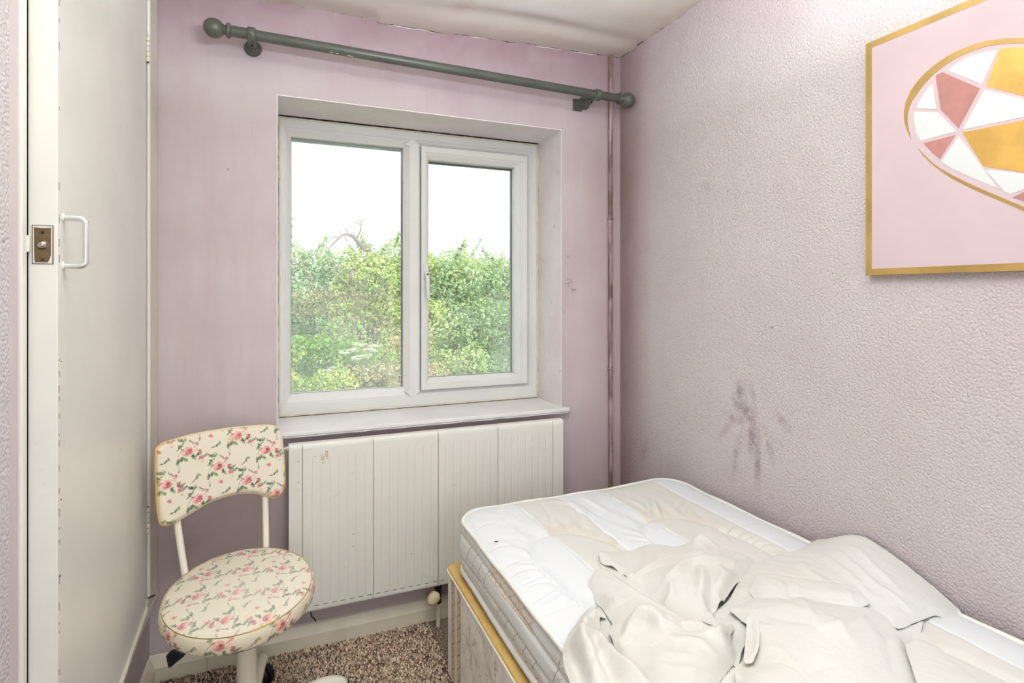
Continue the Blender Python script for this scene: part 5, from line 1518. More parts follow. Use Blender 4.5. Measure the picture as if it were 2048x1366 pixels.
CL_r = [([(-0.8767, -1.1976), (-0.9027, -1.2244), (-0.9184, -1.2608)], 0.010, 0.007, 0.3), ([(-0.8518, -1.2617), (-0.8573, -1.3192), (-0.8426, -1.3811)], 0.009, 0.007, 0.3), ([(-0.8759, -1.2354), (-0.8933, -1.2763), (-0.9054, -1.3295)], 0.008, 0.006, 0.2),
        ([(-0.8067, -1.1501), (-0.8411, -1.1676), (-0.8802, -1.2158), (-0.9053, -1.2714), (-0.9248, -1.34)], 0.016, 0.014, 0.2),
        ([(-0.8235, -1.1955), (-0.8476, -1.2386), (-0.8608, -1.2916), (-0.8548, -1.3545), (-0.8426, -1.3951)], 0.014, 0.013, -0.2),
        ([(-0.8306, -1.1738), (-0.8616, -1.2244), (-0.883, -1.2805), (-0.8957, -1.3417)], -0.010, 0.009, 0.2),
        ([(-0.9042, -1.2109), (-0.9168, -1.2461), (-0.9234, -1.2812), (-0.936, -1.3249)], -0.012, 0.008, 0.2)]
DD = [(-0.5482, -1.2569, 0.0305), (-0.5156, -1.2489, 0.028), (-0.4783, -1.2426, 0.0268), (-0.4282, -1.2364, 0.0256), (-0.38, -1.2473, 0.0268), (-0.3391, -1.2779, 0.028), (-0.2878, -1.3232, 0.028), (-0.2405, -1.3484, 0.0256), (-0.2372, -1.3639, 0.0231), (-0.2604, -1.4072, 0.0194), (-0.2804, -1.4365, 0.0156), (-0.3105, -1.4712, 0.0132), (-0.3542, -1.5115, 0.0107), (-0.4059, -1.5539, 0.0094), (-0.4715, -1.5928, 0.0082), (-0.6776, -1.5416, 0.0082), (-0.7479, -1.489, 0.007), (-0.6839, -1.4143, 0.0094), (-0.6583, -1.3879, 0.0132), (-0.6342, -1.3827, 0.0169), (-0.6058, -1.3579, 0.0206), (-0.5677, -1.3235, 0.0243), (-0.558, -1.295, 0.0268)]
DD_in = [(-0.5364, -1.3002, 0.0454), (-0.4934, -1.3112, 0.0491), (-0.4398, -1.338, 0.0516), (-0.3869, -1.3648, 0.0491), (-0.3291, -1.3876, 0.0404), (-0.5714, -1.3476, 0.0504), (-0.6084, -1.3956, 0.0479), (-0.5348, -1.374, 0.0566), (-0.4865, -1.4006, 0.0603), (-0.4295, -1.4301, 0.0541), (-0.3678, -1.446, 0.0392), (-0.5977, -1.4199, 0.0504), (-0.5545, -1.4571, 0.0528), (-0.4923, -1.4871, 0.0466), (-0.4101, -1.4941, 0.0305), (-0.6416, -1.4161, 0.0318), (-0.6186, -1.45, 0.038), (-0.5739, -1.493, 0.0404), (-0.4962, -1.5266, 0.033), (-0.6786, -1.4412, 0.0218), (-0.635, -1.5051, 0.0268), (-0.5339, -1.5616, 0.0206)]
DD_r = [([(-0.3847, -1.2908), (-0.4409, -1.3533), (-0.4721, -1.4018)], 0.006, 0.008, 0.3), ([(-0.4762, -1.4106), (-0.4166, -1.4204), (-0.3149, -1.3987)], 0.005, 0.008, 0.3), ([(-0.296, -1.4065), (-0.3632, -1.4671), (-0.4254, -1.5222)], -0.004, 0.008, 0.2),
        ([(-0.465, -1.2913), (-0.4662, -1.3488), (-0.4737, -1.4064)], 0.010, 0.024, 0.4),
        ([(-0.5321, -1.3349), (-0.4974, -1.3642), (-0.4747, -1.4095)], -0.006, 0.016, 0.2),
        ([(-0.4163, -1.3824), (-0.4372, -1.436), (-0.4511, -1.4682)], 0.006, 0.014, -0.3),
        ([(-0.6321, -1.4069), (-0.6017, -1.4236), (-0.5933, -1.4591), (-0.6038, -1.4904)], 0.007, 0.014, 0.3),
        ([(-0.6136, -1.4767), (-0.5746, -1.4738), (-0.534, -1.4806)], -0.006, 0.010, 0.0),
        ([(-0.5462, -1.3059), (-0.5947, -1.358), (-0.6379, -1.3913)], 0.010, 0.012, 0.0)]
LIP = [(-0.6683, -1.3958, 0.0206), (-0.6542, -1.4029, 0.0268), (-0.6512, -1.4022, 0.0293), (-0.6331, -1.4102, 0.0305), (-0.6196, -1.4291, 0.0404), (-0.6048, -1.4535, 0.0454), (-0.6025, -1.4823, 0.0454), (-0.6108, -1.5087, 0.0392), (-0.6337, -1.5413, 0.0268), (-0.7031, -1.5266, 0.0206), (-0.7458, -1.4891, 0.0144), (-0.7052, -1.4386, 0.0144)]
LIP_in = [(-0.6671, -1.4411, 0.0404), (-0.6439, -1.4625, 0.0479), (-0.6402, -1.4998, 0.0454), (-0.6975, -1.4599, 0.0305), (-0.6726, -1.4989, 0.033)]
FM = [(-0.5848, -1.2378, 0.0082), (-0.5589, -1.2272, 0.0119), (-0.5134, -1.2127, 0.0156), (-0.4623, -1.182, 0.0181), (-0.4153, -1.1524, 0.0181), (-0.3684, -1.1273, 0.0169), (-0.3058, -1.0947, 0.0132), (-0.2728, -1.1363, 0.0206), (-0.3112, -1.2547, 0.0268), (-0.3917, -1.284, 0.0243), (-0.4827, -1.2881, 0.0243), (-0.5553, -1.2923, 0.0206), (-0.5845, -1.2742, 0.0132)]
FM_in = [(-0.518, -1.2398, 0.0206), (-0.4259, -1.1906, 0.0243), (-0.4501, -1.2433, 0.0268), (-0.5528, -1.2546, 0.0144)]
IN_ = [(-0.5569, -1.2802, 0.0206), (-0.5483, -1.2906, 0.0243), (-0.5652, -1.3223, 0.0231), (-0.5838, -1.3396, 0.0194), (-0.6133, -1.3566, 0.0169), (-0.6501, -1.3843, 0.0144), (-0.6517, -1.3735, 0.0082), (-0.6156, -1.3306, 0.0119), (-0.5918, -1.3002, 0.0169)]
IR = [(-0.3291, -1.4794, 0.0243), (-0.3021, -1.4715, 0.0268), (-0.2543, -1.4604, 0.028), (-0.258, -1.4812, 0.0268), (-0.2675, -1.5046, 0.0243), (-0.2806, -1.5319, 0.0231), (-0.2969, -1.5923, 0.0218), (-0.3163, -1.6449, 0.0206), (-0.4813, -1.6064, 0.0206), (-0.4063, -1.5475, 0.0218)]
IR_in = [(-0.2955, -1.4858, 0.0305), (-0.3214, -1.5132, 0.0293), (-0.35, -1.5513, 0.028), (-0.3779, -1.5834, 0.0256)]
UND = [(-0.7365, -1.0686, 0.0039), (-0.6166, -1.0712, 0.0045), (-0.5149, -1.1595, 0.0039), (-0.3964, -1.1615, 0.0045), (-0.4142, -1.2645, 0.0026), (-0.564, -1.4004, 0.0026), (-0.6683, -1.495, 0.0045), (-0.7826, -1.4599, 0.0045), (-0.8659, -1.4131, 0.0039), (-0.9399, -1.3936, 0.0032), (-0.8856, -1.2705, 0.0039), (-0.8437, -1.1881, 0.0039), (-0.8019, -1.1338, 0.0045)]
pans = [panel(zh(UND), [], [], seed=30, sp=.008, excess=.05), panel(zh(A), zh(A_in), A_r, seed=11, wdir=-0.6), panel(zh(FM), zh(FM_in), [], seed=14, wdir=0.8), panel(zh(IR), zh(IR_in), [], seed=19, wdir=0.6),
        panel(zh(CL), zh(CL_in), CL_r, seed=12, wdir=0.1, roll=0.012, drop=0.008),
        panel(zh(B), zh(B_in), B_r, seed=13, wdir=1.0, roll=0.012, drop=0.008), panel(zh(COLLAR), zh(COLLAR_in), [], seed=15, excess=.02, wr=0.0010),
        panel(zh(IN_), [], [], seed=16, excess=.03),
        panel(zh(DD), zh(DD_in), DD_r, seed=17, wdir=1.2, excess=.035, roll=0.008, drop=0.006), panel(zh(LIP), zh(LIP_in), [], seed=18, wr=.0012, excess=.03)]
cloth('cotton_cover', pans, M['cotton'], duvet)
# stitched hem band standing along the front panel's left edge
HEM = [(-0.5721, -1.3278, 0.0516), (-0.5631, -1.3254, 0.0553), (-0.555, -1.3277, 0.0578), (-0.5504, -1.3334, 0.0578), (-0.5585, -1.3463, 0.0566), (-0.5966, -1.383, 0.0566), (-0.6213, -1.4057, 0.0541), (-0.6415, -1.4161, 0.0479), (-0.6538, -1.42, 0.0417), (-0.66, -1.4099, 0.038), (-0.6401, -1.3899, 0.0429), (-0.6092, -1.3624, 0.0479)]
HEM_r = [([(-0.5558, -1.3349), (-0.591, -1.3704), (-0.6236, -1.4009), (-0.6487, -1.4103)], 0.0030, 0.0016, 0), ([(-0.564, -1.3353), (-0.5963, -1.3682), (-0.6286, -1.3988), (-0.6499, -1.4069)], -0.003, 0.0014, 0)]
cloth('hem', [panel(zh(HEM), [], HEM_r, seed=31, sp=.003, roll=.003, drop=.0015, wr=.0006, excess=0, soft=2)], M['cotton'], duvet)

EE = [(-0.4363, -1.1676, 0.02), (-0.3979, -1.1474, 0.022), (-0.3535, -1.1285, 0.022), (-0.3034, -1.1054, 0.02), (-0.2464, -1.0966, 0.02), (-0.1513, -1.091, 0.018), (-0.03, -1.035, -0.004), (-0.016, -1.062, 0.012), (-0.014, -1.09, 0.028), (-0.013, -1.13, 0.05), (-0.013, -1.164, 0.06), (-0.013, -1.195, 0.057), (-0.013, -1.242, 0.045), (-0.013, -1.302, 0.025), (-0.013, -1.358, 0.003), (-0.02, -1.4, -0.016), (-0.0642, -1.4217, -0.012), (-0.0849, -1.4207, -0.008), (-0.1071, -1.4167, -0.002), (-0.1245, -1.409, 0.002), (-0.1671, -1.4147, 0.008), (-0.2124, -1.4208, 0.014), (-0.2667, -1.4246, 0.018), (-0.2703, -1.3888, 0.02), (-0.3094, -1.351, 0.02), (-0.3799, -1.3119, 0.02), (-0.4358, -1.2574, 0.02), (-0.4528, -1.2174, 0.02)]
EE_in = [(-0.3201, -1.1792, 0.034), (-0.2131, -1.1731, 0.036), (-0.1349, -1.1943, 0.05), (-0.1092, -1.2282, 0.06), (-0.3191, -1.2347, 0.036), (-0.2449, -1.2531, 0.042), (-0.1806, -1.2799, 0.048), (-0.1495, -1.3289, 0.042), (-0.2629, -1.3163, 0.036), (-0.2239, -1.3679, 0.032), (-0.1385, -1.3764, 0.024), (-0.1064, -1.3983, 0.012), (-0.3936, -1.2036, 0.03)]
EE_r = [([(-0.1672, -1.1639), (-0.2038, -1.2598), (-0.2328, -1.3408)], 0.004, 0.007, 0.2), ([(-0.1253, -1.166), (-0.1713, -1.2731), (-0.2024, -1.3751)], 0.004, 0.006, -0.2),
        ([(-0.0825, -1.1682), (-0.1269, -1.2783), (-0.1697, -1.396)], 0.0035, 0.006, 0.2), ([(-0.2357, -1.1633), (-0.2773, -1.2399), (-0.2714, -1.3108)], 0.004, 0.007, 0.2),
        ([(-0.1839, -1.3295), (-0.1822, -1.3725), (-0.1855, -1.411)], 0.004, 0.006, 0.2)]
GG = [(-0.455, -1.2195, 0.026), (-0.4202, -1.197, 0.032), (-0.3853, -1.175, 0.036), (-0.3604, -1.187, 0.038), (-0.3334, -1.2197, 0.041), (-0.2991, -1.2577, 0.043), (-0.2499, -1.2946, 0.043), (-0.2294, -1.3106, 0.041), (-0.2493, -1.3366, 0.04), (-0.2649, -1.3613, 0.034), (-0.3304, -1.3553, 0.03), (-0.4181, -1.3194, 0.03), (-0.4653, -1.2716, 0.028)]
GG_in = [(-0.4193, -1.228, 0.041), (-0.3776, -1.2718, 0.045), (-0.3225, -1.3141, 0.047), (-0.2832, -1.3372, 0.045)]
GG_r = [([(-0.4144, -1.1987), (-0.4333, -1.2272), (-0.4565, -1.2632)], 0.005, 0.003, 0), ([(-0.3757, -1.2296), (-0.4045, -1.2652), (-0.4335, -1.2976)], 0.005, 0.003, 0.2),
        ([(-0.3588, -1.2487), (-0.374, -1.2778), (-0.4005, -1.3069)], 0.004, 0.003, 0.2), ([(-0.4455, -1.2665), (-0.3991, -1.3031), (-0.3161, -1.3446), (-0.2744, -1.3647)], 0.003, 0.0025, 0.2),
        ([(-0.273, -1.3192), (-0.295, -1.3436), (-0.2975, -1.3669)], 0.003, 0.0025, 0.2)]
HH = [(-0.2599, -1.4171, 0.0144), (-0.2379, -1.4209, 0.0156), (-0.2094, -1.4209, 0.0144), (-0.181, -1.4182, 0.0119), (-0.2, -1.4289, 0.0094), (-0.2215, -1.4402, 0.0082), (-0.2527, -1.4537, 0.007), (-0.2655, -1.4502, 0.007), (-0.2837, -1.4561, 0.0057), (-0.3042, -1.4644, 0.0057), (-0.3002, -1.4494, 0.0107)]
cloth('cotton_sheet', [panel(zh(EE), zh(EE_in), EE_r, seed=21, wdir=0.5, wr=0.0012, excess=.03, wscale=1.6), panel(zh(GG), zh(GG_in), GG_r, seed=22, sp=.004, roll=0.004, drop=0.003, wr=0.0010, excess=.02), panel(zh(HH), [], [], seed=23, sp=.004, roll=0.004, drop=0.002, excess=.02)], M['sheet'], sheet)

# ------------------------------------------------------------------ floral vinyl
def floral_tile(N=640, size=0.118):   # drawn at this size, printed larger
    """one repeat of the rose print, painted as numbers: (N, N, 3) in linear colour"""
    q = np.random.default_rng(12)
    yy, xx = np.mgrid[0:N, 0:N] / N * size
    base = np.array(lin(228, 219, 199)[:3])
    T = np.tile(base, (N, N, 1))
    wob = vnoise(np.stack([xx.ravel(), yy.ravel()], 1), 520, 3, 2).reshape(N, N) * 0.0009
    wob2 = vnoise(np.stack([xx.ravel(), yy.ravel()], 1), 380, 9, 2).reshape(N, N)
    def wrap(d): return (d + size / 2) % size - size / 2
    def blend(m, col):
        nonlocal T
        m = np.clip(m, 0, 1)[..., None]
        T = T * (1 - m) + np.array(col) * m
    def ell(cx, cy, rx, ry, a, col, k=1.0, soft=0.0005, rag=1.0):
        if rag > .5: rx, ry = rx * 1.22, ry * 1.22
        dx, dy = wrap(xx - cx), wrap(yy - cy)
        u = dx * math.cos(a) + dy * math.sin(a); v = -dx * math.sin(a) + dy * math.cos(a)
        d = (np.hypot(u / rx, v / ry) - 1) * min(rx, ry) + wob * rag
        blend(k * np.clip(.5 - d / soft, 0, 1) * np.clip(0.86 + 0.5 * wob2, 0.3, 1), col)
    def arcs(cx, cy, r, a0, a1, wd, col, k=1.0, sq=1.0, rot=0.0):
        dx, dy = wrap(xx - cx), wrap(yy - cy)
        u = dx * math.cos(rot) + dy * math.sin(rot); v = (-dx * math.sin(rot) + dy * math.cos(rot)) / sq
        ang = np.arctan2(v, u); rr = np.hypot(u, v)
        m = ((ang - a0) % (2 * PI)) < ((a1 - a0) % (2 * PI) or 2 * PI)
        blend(k * m * np.clip(.5 - (np.abs(rr - r) - wd + wob) / .0005, 0, 1), col)
    def stem(pts, wd, col, k=0.9):
        for p in catmull(pts, 14):
            ell(p[0], p[1], wd, wd, 0, col, k, .0004, .4)
    pk, rose, deep, pale = lin(222, 150, 152)[:3], lin(192, 84, 92)[:3], lin(146, 40, 54)[:3], lin(238, 194, 188)[:3]
    g1, g2, g3 = lin(66, 100, 64)[:3], lin(128, 154, 110)[:3], lin(32, 46, 34)[:3]
    def leaf(cx, cy, L, w, a, dark=True):
        ell(cx, cy, L, w, a, g2 if not dark else g1, 0.9)
        ell(cx + 0.25 * w * math.sin(a), cy - 0.25 * w * math.cos(a), L * .8, w * .5, a, g3 if dark else g1, 0.65)
    def big_rose(cx, cy, s=1.0, rot=0.0):
        c_, s_ = math.cos(rot), math.sin(rot)
        def o(a, b): return cx + (a * c_ - b * s_) * s, cy + (a * s_ + b * c_) * s
        ell(*o(0, 0), .0105 * s, .0078 * s, rot + .5, pk)
        ell(*o(-.006, .004), .0060 * s, .0042 * s, rot + .3, pale)
        ell(*o(.005, -.003), .0062 * s, .0050 * s, rot + .9, rose, .9)
        ell(*o(.001, -.0055), .0060 * s, .0022 * s, rot + .15, rose, .8)
        ell(*o(.004, .000), .0026 * s, .0020 * s, rot, deep)
        arcs(*o(.002, -.0005), .0050 * s, .2, 3.6, .0006, deep, .9, .8, rot)
        arcs(*o(.000, .0015), .0072 * s, 3.4, 5.6, .0006, rose, .9, .75, rot)
        ell(*o(-.009, .0065), .0048 * s, .0013 * s, rot + .4, rose, .9)
    def small_rose(cx, cy, s=1.0, rot=0.0, k=1.0):
        for i in range(5):
            a = rot + i * 1.257
            ell(cx + .0038 * s * math.cos(a), cy + .0034 * s * math.sin(a), .0036 * s, .0024 * s, a + .9, (pk, rose, pale, rose, pk)[i], k)
        ell(cx, cy, .0017 * s, .0014 * s, 0, deep, k)
        arcs(cx, cy, .0042 * s, .4, 2.4, .0005, deep, .8 * k)
    def sprig(cx, cy, a, n=4, s=1.0):
        for i in range(n):
            t_ = i * .0046 * s
            x0, y0 = cx + t_ * math.cos(a), cy + t_ * math.sin(a)
            ell(x0, y0, .0022 * s, .0010 * s, a + (1.0 if i % 2 else -1.0), g3, .95)
        stem([(cx, cy), (cx + .008 * math.cos(a + .15), cy + .008 * math.sin(a + .15)), (cx + n * .0046 * math.cos(a), cy + n * .0046 * math.sin(a))], .00042, g3)
    S = size
    for (ox, oy) in ((0, 0), (S / 2, S / 2)):
        big_rose(ox + .020, oy + .022, 1.0, .1)
        stem([(ox + .010, oy + .030), (ox + .002, oy + .022), (ox - .006, oy + .008)], .00055, g3)
        leaf(ox + .004, oy + .008, .0060, .0034, .9); leaf(ox - .005, oy + .004, .0066, .0028, 1.2); leaf(ox + .012, oy + .004, .0058, .0032, 2.3, False)
        leaf(ox + .001, oy + .033, .0044, .0017, .5, False); leaf(ox + .006, oy + .036, .0040, .0014, 2.2, False)
        small_rose(ox + .046, oy + .012, 1.0, .4)
        stem([(ox + .028, oy + .018), (ox + .034, oy + .016), (ox + .040, oy + .022)], .0004, g3)
        leaf(ox + .030, oy + .007, .0050, .0026, 1.3); leaf(ox + .033, oy + .001, .0042, .0022, 1.7, False); ell(ox + .041, oy + .023, .0013, .0008, 1, deep)
        sprig(ox + .030, oy + .046, -.9, 4); sprig(ox + .052, oy + .040, 1.2, 2, .9)
        small_rose(ox + .044, oy + .033, .72, 1.1, .85); ell(ox + .038, oy + .028, .0042, .0009, .7, rose, .9)
        leaf(ox + .012, oy + .052, .0064, .0030, -.5); leaf(ox + .020, oy + .050, .0048, .0028, .6, False); stem([(ox + .006, oy + .050), (ox + .016, oy + .055), (ox + .024, oy + .057)], .00045, g3)
        ell(ox - .010, oy + .045, .0019, .0007, 1.2, g3); ell(ox - .013, oy + .046, .0016, .0006, 2.0, g3); ell(ox + .055, oy + .052, .0022, .0009, 1.4, lin(150, 130, 92)[:3], .8)
        small_rose(ox - .012, oy + .056, .95, 2.0); leaf(ox - .003, oy + .058, .0046, .0030, .2, False); ell(ox + .002, oy + .061, .0026, .0012, .9, g3); ell(ox + .006, oy + .058, .002, .001, -.6, g3)
    for (ox, oy, a) in ((.030, .074, .4), (.088, .014, 1.1), (.008, .040, 2.2), (.066, .098, 2.9), (.100, .066, .2), (.050, .006, -.8)):
        leaf(ox, oy, .0048, .0022, a); leaf(ox + .006, oy + .003, .0040, .0020, a + 1.2, False); sprig(ox - .004, oy - .003, a + 2.6, 3, .8)
    small_rose(.078, .078, .8, .3); small_rose(.020, .100, .75, 1.3)
    return T, size
FT, FS = floral_tile()
FS = FS * 1.22
def floral_cols(u, v, fade=None):
    c = tile_sample(FT, u / FS, v / FS)
    if fade is not None:
        w = np.array(lin(226, 221, 208)[:3])
        c = c * (1 - fade[:, None]) + w * fade[:, None]
    return c

# ------------------------------------------------------------------ swivel chair
SCx, SCy, SCz = -1.536, -0.415, 0.452       # middle of the seat's stitched top
SR = 0.190
chair = thing('swivel_chair', 'swivel chair in cream floral vinyl with curved backrest by the cupboard', 'chair', (SCx, SCy - 0.02, 0.0))
sn = Vector((-0.018, -0.150, 1)).normalized()
su = Vector((1, 0, 0)); su = (su - sn * su.dot(sn)).normalized(); sv = sn.cross(su)
CA = math.radians(-22)     # the print follows the chair, turned a little
def seat_pt(r, a, h):
    return np.array([SCx, SCy, SCz])[None] + r[:, None] * (np.cos(a)[:, None] * np.array(su)[None] + np.sin(a)[:, None] * np.array(sv)[None]) + h[:, None] * np.array(sn)[None]
def seat():
    SEG = 560
    nr = 120
    rs = np.linspace(0.0012, SR, nr)
    prof = [(r, 0.014 * (1 - (r / SR) ** 2.2) + 0.0, 'top') for r in rs]
    side = []
    Hs = 0.060
    for t_ in np.linspace(0, 1, 46)[1:]:
        r_ = SR + 0.0075 * math.sin(PI * min(1, t_ * 1.15)) ** 0.6 + 0.002 - 0.016 * max(0, t_ - .72) ** 1.5 / .28 ** 1.5
        side.append((r_, -Hs * t_, 'side'))
    prof += [(SR + 0.0006, -0.002, 'seam')] + side
    R_ = np.array([p[0] for p in prof]); Hh = np.array([p[1] for p in prof])
    a = np.linspace(0, 2 * PI, SEG, endpoint=False)
    RR, AA = np.meshgrid(R_, a, indexing='ij'); HH_ = np.repeat(Hh[:, None], SEG, 1)
    r, aa, h = RR.ravel(), AA.ravel(), HH_.ravel()
    xy = np.stack([r * np.cos(aa), r * np.sin(aa)], 1)
    istop = np.repeat(np.arange(len(prof)) < nr, SEG)
    h = h + np.where(istop, 0.0022 * vnoise(xy, 9, 4, 2), 0.0012 * vnoise(np.stack([aa * 3, h * 30], 1), 1.0, 5, 2))
    # crease at the back right
    d, al, _ = seg_dist(xy, [(0.066, 0.116), (0.100, 0.124), (0.132, 0.142)], False)
    h = h - 0.006 * np.exp(-(d / 0.0032) ** 2) * istop
    V = seat_pt(r, aa, h)
    n = len(prof)
    i = np.arange((n - 1) * SEG); k = i // SEG; s_ = i % SEG
    Fc = np.stack([k * SEG + s_, (k + 1) * SEG + s_, (k + 1) * SEG + (s_ + 1) % SEG, k * SEG + (s_ + 1) % SEG], 1)[:, ::-1].copy()
    rot = 2.55
    ut = xy[:, 0] * math.cos(rot) - xy[:, 1] * math.sin(rot); vt_ = xy[:, 0] * math.sin(rot) + xy[:, 1] * math.cos(rot)
    us = aa * SR; vs = np.repeat(np.r_[np.zeros(nr), np.cumsum(np.full(n - nr, Hs / 46))], SEG)
    u = np.where(istop, ut, us + .03); v = np.where(istop, vt_ * 1.0, -vs + .045)
    fade = np.where(istop, 0.18 + 0.30 * np.exp(-((xy[:, 0] - .02) ** 2 + (xy[:, 1] + .03) ** 2) / .10 ** 2), 0)
    c = floral_cols(u, v, fade)
    dirt = np.clip(1 - np.abs(r - SR) / .010, 0, 1) * .16 + np.where(~istop, .10, 0)
    c = c * (1 - dirt[:, None]) + np.array(lin(206, 176, 118)[:3]) * dirt[:, None]
    cr = np.exp(-(d / 0.0030) ** 2) * istop
    c = c * (1 - .75 * cr[:, None]) + np.array(lin(96, 78, 40)[:3]) * .75 * cr[:, None]
    o = put('seat', V, Fc, M['floral'], chair, True)
    setcol(o, c)
    # stitched piping round the top, its yellow core showing where the vinyl has worn through
    for k in range(0, 200):
        a0 = k / 200 * 2 * PI
    aa = np.linspace(0, 2 * PI, 140, endpoint=False)
    pts = seat_pt(np.full(140, SR + .0012), aa, np.full(140, -0.0006))
    mb = MB(); mb.tube([tuple(p) for p in pts], 0.0014, 6, closed=True); mb.build('seam_piping', M['stitch'], o, True)
    st = MB()
    for a0 in np.linspace(-2.9, -0.25, 150):
        p = seat_pt(np.array([SR + .0022] * 2), np.array([a0, a0 + .009]), np.array([0.0002] * 2))
        st.tube([tuple(p[0]), tuple(p[1])], 0.00085, 5)
    st.build('stitches', M['thread'], o, True)
    aa = np.linspace(-1.42, -0.98, 24)
    pts = seat_pt(np.full(24, SR + .0024), aa, np.full(24, 0.0004))
    mb = MB(); mb.tube([tuple(p) for p in pts], 0.0021, 8); mb.build('worn_piping', M['yellow_piping'], o, True)
M['stitch'] = paint('seam_vinyl', lin(196, 176, 130), 0.5, 0.3, 0.1, 30, 0)
M['thread'] = paint('dark_thread', lin(96, 84, 50), 0.7, 0.2, 0.1, 30, 0)
seat()
mb = MB()
def lathe_n(prof, name, mat, parent, c=(SCx, SCy, SCz), d=None, seg=48):
    mb = MB(); mb.lathe(c, d or sn, prof, seg); return mb.build(name, mat, parent, True)
lathe_n([(-0.068, 0.10), (-0.066, 0.172), (-0.058, 0.1805), (-0.054, 0.181)], 'seat_board', M['black'], chair)

# backrest: curved pad, arched along its lower edge
def backrest():
    OUT = [(312,905),(314,897),(327,886),(350,879),(377,871),(415,863),(454,857),(495,853),(531,850.8),(546,852),(555,856),(562,868),(566,900),(569.5,951),(569,968),(565,982),(558,991),(548,995),(538.7,994),(522,989),(508,986),(485,986),(461.7,990),(437,997),(415.5,1005.5),(388,1022),(361.6,1038),(345,1047),(333,1050.5),(323,1049),(318,1038),(315,1015),(313,975),(311,935)]
    OUT = BACK_UV
    oc = [(p[0], p[1]) for p in catmull([np.array(p) for p in OUT], 5, True)]
    sp = 0.00150
    lo, hi = np.min(oc, 0), np.max(oc, 0)
    gx, gy = np.meshgrid(np.arange(lo[0], hi[0], sp), np.arange(lo[1], hi[1], sp))
    Q = np.stack([gx.ravel(), gy.ravel()], 1)
    ins = inside_poly(Q, oc)
    d, _, _ = seg_dist(Q, oc)
    Q = Q[ins & (d > sp * .55)]
    bd = dense([(p[0], p[1], 0) for p in oc], sp); B_ = np.array([(p.x, p.y) for p in bd])
    nB = len(B_)
    res = geometry.delaunay_2d_cdt([Vector(p) for p in np.vstack([B_, Q])], [(i, (i + 1) % nB) for i in range(nB)], [list(range(nB))], 2, 1e-7)
    V2 = np.array([(v.x, v.y) for v in res[0]]); Ft = [tuple(f) for f in res[2]]
    d, _, _ = seg_dist(V2, oc)
    k = np.clip(1 - d / 0.013, 0, 1)
    w = 0.012 * np.sqrt(np.clip(1 - k * k, 0, 1)) + 0.0012 * vnoise(V2, 12, 3, 2) * (d > .01) + .003 * (1 - np.exp(-d / .03))
    cur = -0.55 * (V2[:, 0] - 0.0) ** 2 * 1.0          # concave towards the sitter
    def W(v2, ww):
        return np.array(BO)[None] + v2[:, :1] * np.array(BU)[None] + v2[:, 1:2] * np.array(BV)[None] + ww[:, None] * np.array(BN)[None]
    front = W(V2, w - cur * 0.0)
    # bring the wings forward
    front = W(V2, w + 0.55 * V2[:, 0] ** 2)
    o = put('backrest', front, Ft, M['floral'], chair, True)
    bm = bmesh.new(); bm.from_mesh(o.data)
    for f in bm.faces:
        if f.normal.dot(BN) < 0: f.normal_flip()
    bm.to_mesh(o.data); bm.free()
    c = floral_cols(V2[:, 0] * .97 + V2[:, 1] * .15 + .043, V2[:, 1] * .97 - V2[:, 0] * .15 + .01)
    dirt = np.clip(1 - d / .016, 0, 1) * .30
    st = np.exp(-((V2[:, 0] - .030) ** 2 / .018 ** 2 + (V2[:, 1] - .088) ** 2 / .009 ** 2)) * .6
    dirt = np.clip(dirt + st, 0, .8)
    c = c * (1 - dirt[:, None]) + np.array(lin(204, 168, 110)[:3]) * dirt[:, None]
    setcol(o, c)
    # back shell
    V3 = np.array([(v[0], v[1]) for v in oc])
    rim = W(V3, np.full(len(V3), -0.001) + 0.55 * V3[:, 0] ** 2)
    bk = W(V3, np.full(len(V3), -0.020) + 0.55 * V3[:, 0] ** 2)
    n = len(oc)
    mb = MB(); mb.add(list(rim) + list(bk), [(i, (i + 1) % n, (i + 1) % n + n, i + n) for i in range(n)] + [tuple(range(n, 2 * n))])
    mb.build('back_shell', M['seat_cream'], chair, False)
    ring_ = W(V3, np.full(n, -0.0005) + 0.55 * V3[:, 0] ** 2)
    mb = MB(); mb.tube([tuple(p) for p in ring_], 0.0026, 8, closed=True)
    mb.build('edge_piping', M['seat_cream'], o, True)
    for sel in (V3[:, 0] < -0.142, (V3[:, 0] > 0.150) & (V3[:, 1] < -0.01)):
        ids = np.where(sel)[0]
        br = np.where(np.diff(ids) > 1)[0]
        if len(br): ids = np.r_[ids[br[0] + 1:], ids[:br[0] + 1]]
        mb = MB(); mb.tube([tuple(p) for p in ring_[ids]], 0.0030, 8)
        mb.build('worn_piping', M['yellow_piping'], o, True)
M['seat_cream'] = paint('cream_vinyl', lin(226, 210, 176), 0.45, 0.35, 0.06, 14, 0)
BO, BU, BV, BN = ((-1.5977, -0.1858, 0.7305), (0.9289, 0.3704, 0.0), (-0.0579, 0.1453, 0.9877), (0.3658, -0.9174, 0.1564))
BO, BU, BV, BN = Vector(BO), Vector(BU), Vector(BV), Vector(BN)
